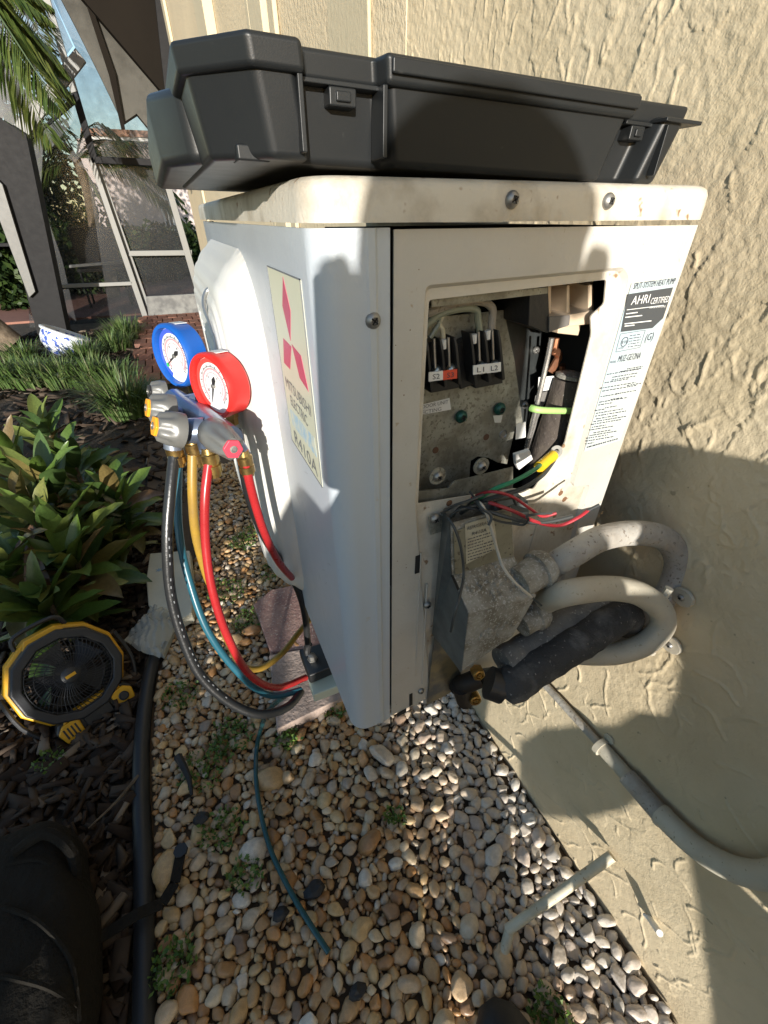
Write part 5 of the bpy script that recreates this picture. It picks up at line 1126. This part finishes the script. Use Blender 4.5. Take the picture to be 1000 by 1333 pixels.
# ------------------------------------------------------------------ white package and crumpled clear bag
def package():
    t = empty('paper_package', on(215,770,2,G), 'white cardboard package with a faint blue emblem behind the hoses', 'package')
    z = G+.05
    P = [on(x,y_,2,z) for x,y_ in [(195,720),(247,716),(251,760),(250,798),(236,806),(193,788),(190,755)]]
    g().prism(P,(0,0,-.035)).obj('sleeve',m_cardboard,t,bev=.004,fix=True)
    c_ = on(207,742,2,z+.0005); g().prism([c_+Vector((.012*math.cos(a)*(1 if k%2 else .35),.012*math.sin(a)*(1 if k%2 else .35),0)) for k,a in enumerate([i*math.pi/6 for i in range(12)])],(0,0,.0004)).obj('emblem',mat('emblem_blue',(.20,.30,.42),.5,var=.2,vs=90),t,fix=True)
package()
def crumple():
    n = 22; P = [on(200,792,2,G+.035),on(236,806,2,G+.03),on(208,862,2,G+.02),on(160,838,2,G+.03)]; V = []; rs = np.random.RandomState(3)
    a = rs.rand(12,12)
    for i in range(n+1):
        for j in range(n+1):
            s_,t = i/n,j/n; p = P[0].lerp(P[1],s_).lerp(P[3].lerp(P[2],s_),t)
            h = .03*math.sin(math.pi*s_)*math.sin(math.pi*(t*.8+.1)); x,y_ = s_*5,t*5
            cr_ = abs(math.sin(x*1.3+y_*.9+2*a[int(x),int(y_)]))*.010+abs(math.sin(x*3.1-y_*2.3))*.006
            V.append(p+Vector((.004*math.sin(9*t+5*s_),.004*math.sin(7*s_),h+cr_)))
    Fq = [(i*(n+1)+j,i*(n+1)+j+1,(i+1)*(n+1)+j+1,(i+1)*(n+1)+j) for i in range(n) for j in range(n)]
    o = mesh_obj('plastic_bag',V,Fq,m_plastic_film,smooth=True,ang=25,label='crumpled clear plastic bag between the fan and the white package',cat='plastic bag')
    g2 = g(); 
crumple()
g().prism([on(x,y_,2,G+.028) for x,y_ in [(203,798),(230,812),(212,852),(172,836)]],(0,0,-.02)).obj('paper_insert',mat('grey_insert',(.33,.33,.29),.8,var=.1),bev=.003,fix=True,label='grey paper insert inside the clear plastic bag',cat='paper')

# ------------------------------------------------------------------ tool bag at the lower left with its strap
bag = empty('tool_bag', on(20,1230,2,G), 'very dark fabric tool bag lying in the lower left corner', 'bag')
def lump(c,s_,name,m,par,seed=0,rot=0):
    b = bmesh.new(); bmesh.ops.create_cube(b,size=2); bmesh.ops.subdivide_edges(b,edges=b.edges,cuts=5,use_grid_fill=True); rs = random.Random(seed); V = []
    for v in b.verts:
        p = v.co.copy(); q_ = p.normalized()*1.25; p = p.lerp(q_,.45); p.x *= s_[0]; p.y *= s_[1]; p.z *= s_[2]
        p += Vector((.008*math.sin(p.y*60+seed),.008*math.sin(p.z*50+p.x*40),.009*math.sin(p.x*50+p.y*33))); p.rotate(Matrix.Rotation(rot,3,'Z')); V.append(p+Vector(c))
    Fq = [tuple(v.index for v in f_.verts) for f_ in b.faces]; b.free(); return mesh_obj(name,V,Fq,m,par,smooth=True,ang=80,sub=1)
b0_ = on(10,1240,2,G+.05); lump((b0_.x-.02,b0_.y-.02,G+.06),(.13,.17,.07),'main_pocket',m_bag,bag,1,.2); b1_ = on(60,1150,2,G+.07); lump((b1_.x-.04,b1_.y,G+.06),(.075,.06,.055),'side_pocket',m_bag,bag,2,.5)
g().tube([on(20,1110,2,G+.13),on(60,1085,2,G+.14),on(95,1110,2,G+.12),on(100,1160,2,G+.08)],.009,8,5).obj('handle',m_bag,bag,smooth=True)
st_ = [on(x,y_,2,G+z) for x,y_,z in ((95,1240,.05),(140,1215,.04),(180,1190,.045),(212,1176,.03),(228,1150,.03),(235,1115,.03))]
for P_ in ([(0,1180,.13),(50,1200,.135),(92,1250,.12),(104,1330,.09)],[(10,1125,.13),(55,1120,.13),(90,1150,.11)],[(0,1270,.135),(60,1285,.135),(100,1310,.10)]):
    g().tube([on(x,y_,2,G+z) for x,y_,z in P_],.0035,6,6).obj('seam',m_bag,bag,smooth=True)
q = g()
for a,b_ in zip(st_,st_[1:]):
    n_ = (b_-a).cross(Z_).normalized()*.0085; q.prism([a+n_,b_+n_,b_-n_,a-n_],(0,0,.003))
q.obj('strap',m_bag,bag,fix=True)
g().box((-.012,-.010,-.003),(.012,.010,.005),None).obj('x',m_bag) if False else None
g().lathe([(.012,0),(.012,.006)],on(236,1108,2,G+.03),(0,0,1),8).obj('strap_buckle',m_blackp,bag)

# ------------------------------------------------------------------ photographer (mostly behind the picture) and the unseen hedge added to shade the bed
def SV(xs,zs,y): return Vector((xs+(y+1)/SY, y, zs+(y+1)*SZ/SY))
def skin(name, J, E_, m, par, sub=2, scale=1.0):
    me = bpy.data.meshes.new(name); lo = PW[par.name][0]; me.from_pydata([Vector(j[0])-lo for j in J],E_,[])
    o = bpy.data.objects.new(name,me); COL.objects.link(o); o.parent = par; me.materials.append(m); s_ = o.modifiers.new('skin','SKIN')
    for i,j in enumerate(J):
        rr = j[1]*scale; me.skin_vertices[0].data[i].radius = (rr,rr*(j[2] if len(j) > 2 else 1))
    me.skin_vertices[0].data[0].use_root = True
    s_.use_smooth_shade = True; b = o.modifiers.new('sub','SUBSURF'); b.levels = b.render_levels = sub; return o
pel = SV(-.22,.33,-1.05); hd = SV(-.243,.62,-.72); chest = SV(-.25,.36,-.80); neck = SV(-.25,.45,-.75)
hipR = SV(-.15,.28,-1.03); kneR = SV(-.125,.05,-.75); ankR = Vector((.105,-.44,G+.09)); hipL = SV(-.30,.28,-1.03); kneL = SV(-.37,.0,-.85); ankL = Vector((-.32,-.92,G+.09))
shR = SV(-.125,.365,-.80); elR = SV(-.11,.23,-.62); wrR = Vector((-.05,-.335,.40)); shL = SV(-.375,.415,-.80); elL = SV(-.46,.20,-.60); wrL = Vector((-.075,-.34,.40))
me_ = empty('person', (.09,-.42,G), 'person taking the photo in black shoes, only one shoe tip showing', 'person')
J = [(pel,.125,.9),(pel.lerp(chest,.5),.12),(chest,.135,.85),(neck,.055),(hd+Vector((0,-.01,-.06)),.072),(hd+Vector((0,.0,.02)),.090),(hd+Vector((0,-.01,.10)),.065),
(shR,.062),(elR,.043),(wrR,.027),(shL,.062),(elL,.043),(wrL,.027),(hipR,.085),(kneR,.058),(kneR.lerp(ankR,.4),.052),(ankR,.036),(ankR+Vector((-.008,.10,-.05)),.03,.7),(hipL,.085),(kneL,.058),(kneL.lerp(ankL,.4),.052),(ankL,.036),(ankL+Vector((0,.11,-.05)),.03,.7)]
E_ = [(0,1),(1,2),(2,3),(3,4),(4,5),(5,6),(2,7),(7,8),(8,9),(2,10),(10,11),(11,12),(0,13),(13,14),(14,15),(15,16),(16,17),(0,18),(18,19),(19,20),(20,21),(21,22)]
skin('body',J,E_,m_skin,me_)
def sub_(ids,sc_,nm,m,extra={}):
    mp = {a:i for i,a in enumerate(ids)}; skin(nm,[(J[a][0] if a not in extra else extra[a],J[a][1]*sc_,*(J[a][2:])) for a in ids],[(mp[a],mp[b]) for a,b in E_ if a in mp and b in mp],m,me_)
sub_([0,1,2,7,8,10,11],1.12,'shirt',m_shirt); sub_([0,13,14,15,16,18,19,20,21],1.14,'trousers',m_trousers)
skin('hair',[(hd+Vector((0,-.02,.0)),.089),(hd+Vector((0,-.02,.10)),.078)],[(0,1)],m_hair,me_)
for sg in (-1,1): g().lathe([(.012,-.004),(.013,0),(.008,.005),(.001,.006)],hd+Vector((sg*.032,.083,.03)),(0,1,-.2),12).obj('eye',m_winwhite,me_,smooth=True); g().lathe([(.022,-.005),(.02,.006),(.005,.01)],hd+Vector((sg*.092,-.005,.01)),(sg,0,0),12).obj('ear',m_skin,me_,smooth=True)
g().tube([hd+Vector((0,.09,.035)),hd+Vector((0,.112,-.01)),hd+Vector((0,.092,-.018))],[.007,.012,.006],8,3).obj('nose',m_skin,me_,smooth=True)
g().tube([hd+Vector((-.022,.086,-.045)),hd+Vector((0,.094,-.048)),hd+Vector((.022,.086,-.045))],.004,8,3).obj('mouth',m_shirt,me_,smooth=True)
for wr,sg in ((wrR,1),(wrL,-1)):
    pc_ = Vector((CP[0]+.034+sg*.026, CP[1]-.058, CP[2]-.03)); palm_ = wr.lerp(pc_,.75)
    HJ = [(wr,.026,.8),(wr.lerp(pc_,.5),.03,.6),(palm_,.028,.6)]; HE = [(0,1),(1,2)]
    for k in range(4):
        o_ = palm_+Vector((sg*(.004+.0*k),-.004-.004*k,.016-.014*k)); n0 = len(HJ); HJ += [(o_+Vector((sg*.012,.010,.010)),.0095),(o_+Vector((sg*.004,.030,.012)),.0088),(o_+Vector((-sg*.018,.030,.010)),.0078)]; HE += [(2,n0),(n0,n0+1),(n0+1,n0+2)]
    n0 = len(HJ); HJ += [(palm_+Vector((-sg*.010,-.012,.012)),.011),(palm_+Vector((-sg*.026,-.008,.028)),.009)]; HE += [(1,n0),(n0,n0+1)]
    skin('hand',HJ,HE,m_skin,me_)
CT = [(-.055,.41),(-.018,.459),(.001,.485),(.06,.487),(.17,.487),(.17,.02),(.067,.034),(.055,.07),(.047,.049),(.045,-.033),(.030,-.176),(.013,-.275),(-.004,-.28),(-.014,-.16),(-.003,-.06),(.016,.03),(.030,.09),(.034,.135),(.044,.165),(.042,.21),(.038,.25),(.020,.30),(.012,.345),(-.02,.37)]
g().prism([SV(a,b_,-.62) for a,b_ in CT],(0,-.025,0)).obj('added_coat', m_trousers, me_, fix=True)  # flat panel added to the figure, outlined to cast the wall shadow
# shoes
sh = g(); prof_y = [(-.02,.030,.03),(.02,.040,.055),(.09,.040,.07),(.16,.046,.055),(.21,.046,.042),(.245,.034,.032),(.262,.012,.02)]
def shoe(toe,par):
    V = []; n = 16
    for yy,wd,hh in prof_y:
        for k in range(n):
            a = 2*math.pi*k/n; z = max(-.2,math.sin(a)); V.append((toe[0]+wd*math.cos(a),toe[1]-.262+yy,toe[2]+.018+hh*z*(1 if z > 0 else .6)+(.0)))
    m_ = len(prof_y); return mesh_obj('shoe',V,[(i*n+k,i*n+(k+1)%n,(i+1)*n+(k+1)%n,(i+1)*n+k) for i in range(m_-1) for k in range(n)]+[tuple(range(n-1,-1,-1)),tuple(range((m_-1)*n,m_*n))],m_shoe,par,smooth=True,ang=70)
shoe((.100,-.222,G+.008),me_); shoe((-.32,-.70,G+.008),me_)
phone = empty('phone', Vector(CP)-f*.02, 'dark phone held in both hands behind the picture', 'phone')
R3 = Matrix((r,u,f)).transposed().to_3x3()
g().box((-.018,-.128,-.020),(.054,.018,-.012),R3,Vector(CP)).obj('phone_body',m_blackp,phone,bev=.003)
# unseen case added close to the wall, outlined to cast its lower shadow
eq = empty('shadow_case', (.25,-.95,G), 'unseen black case added behind the camera to cast shade on the wall', 'case')
g().prism([SV(a,b_,-.86) for a,b_ in ((.072,.015),(.092,-.082),(.122,-.237),(.15,-.44),(.28,-.44),(.28,.06))],(0,-.2,0)).obj('shell',m_case,eq,bev=.006,fix=True); g().tube([(.21,-.97,.0),(.21,-.97,.06),(.28,-.97,.06),(.28,-.97,.0)],.008,8).obj('handle',m_blackp,eq,smooth=True)
# unseen hedge added behind on the left, with gaps, to give broken shade
YH = -2.4
def HV(xs,zs): p = SV(xs,zs,YH); return (p.x,p.z)
gaps = [(*HV(a,b_),r0) for a,b_,r0 in ((-1.84,.30,.22),(-1.16,-.17,.18),(-.52,-.12,.09),(-.755,-.09,.13),(-1.5,.12,.05),(-1.0,-.0,.03),(-.62,-.18,.03),(-1.3,.25,.05))]
for i,(x0,zt_) in enumerate(((-2.15,.30),(-1.62,.24),(-1.12,.18),(-.68,.10))):
    hx,hz = HV(x0,zt_); leafcloud('shade_shrub',[(hx,YH,(hz+G)/2+.0,.36,.34,(hz-G)/2+.06)],4600,.085,m_hedge,('leftmost','second','third','rightmost')[i]+' of the unseen shrubs added to shade the bed','shrub','hedge shrubs behind the photographer',seed=30+i,gaps=gaps,asp=.6)

for i,(P_,rr_,m__,lb_) in enumerate((([(604,664,-.008),(618,650,-.02),(628,662,-.03),(640,672,-.036),(636,684,-.038)],.0011,m_wirek,'short thin black wire curling just above the caution label'),
 ([(620,645,-.014),(640,640,-.03),(666,646,-.036),(690,662,-.042),(706,672,-.045),(724,668,-.048)],.0012,m_wirer,'thin dark red wire lying over the thicker red wire'),
 ([(575,668,-.006),(592,658,-.018),(610,652,-.022),(632,643,-.024),(652,636,-.02)],.0016,m_wirek,'black wire running from the box flange up to the cut-out'))):
    wire(P_,rr_,m__,lb_)
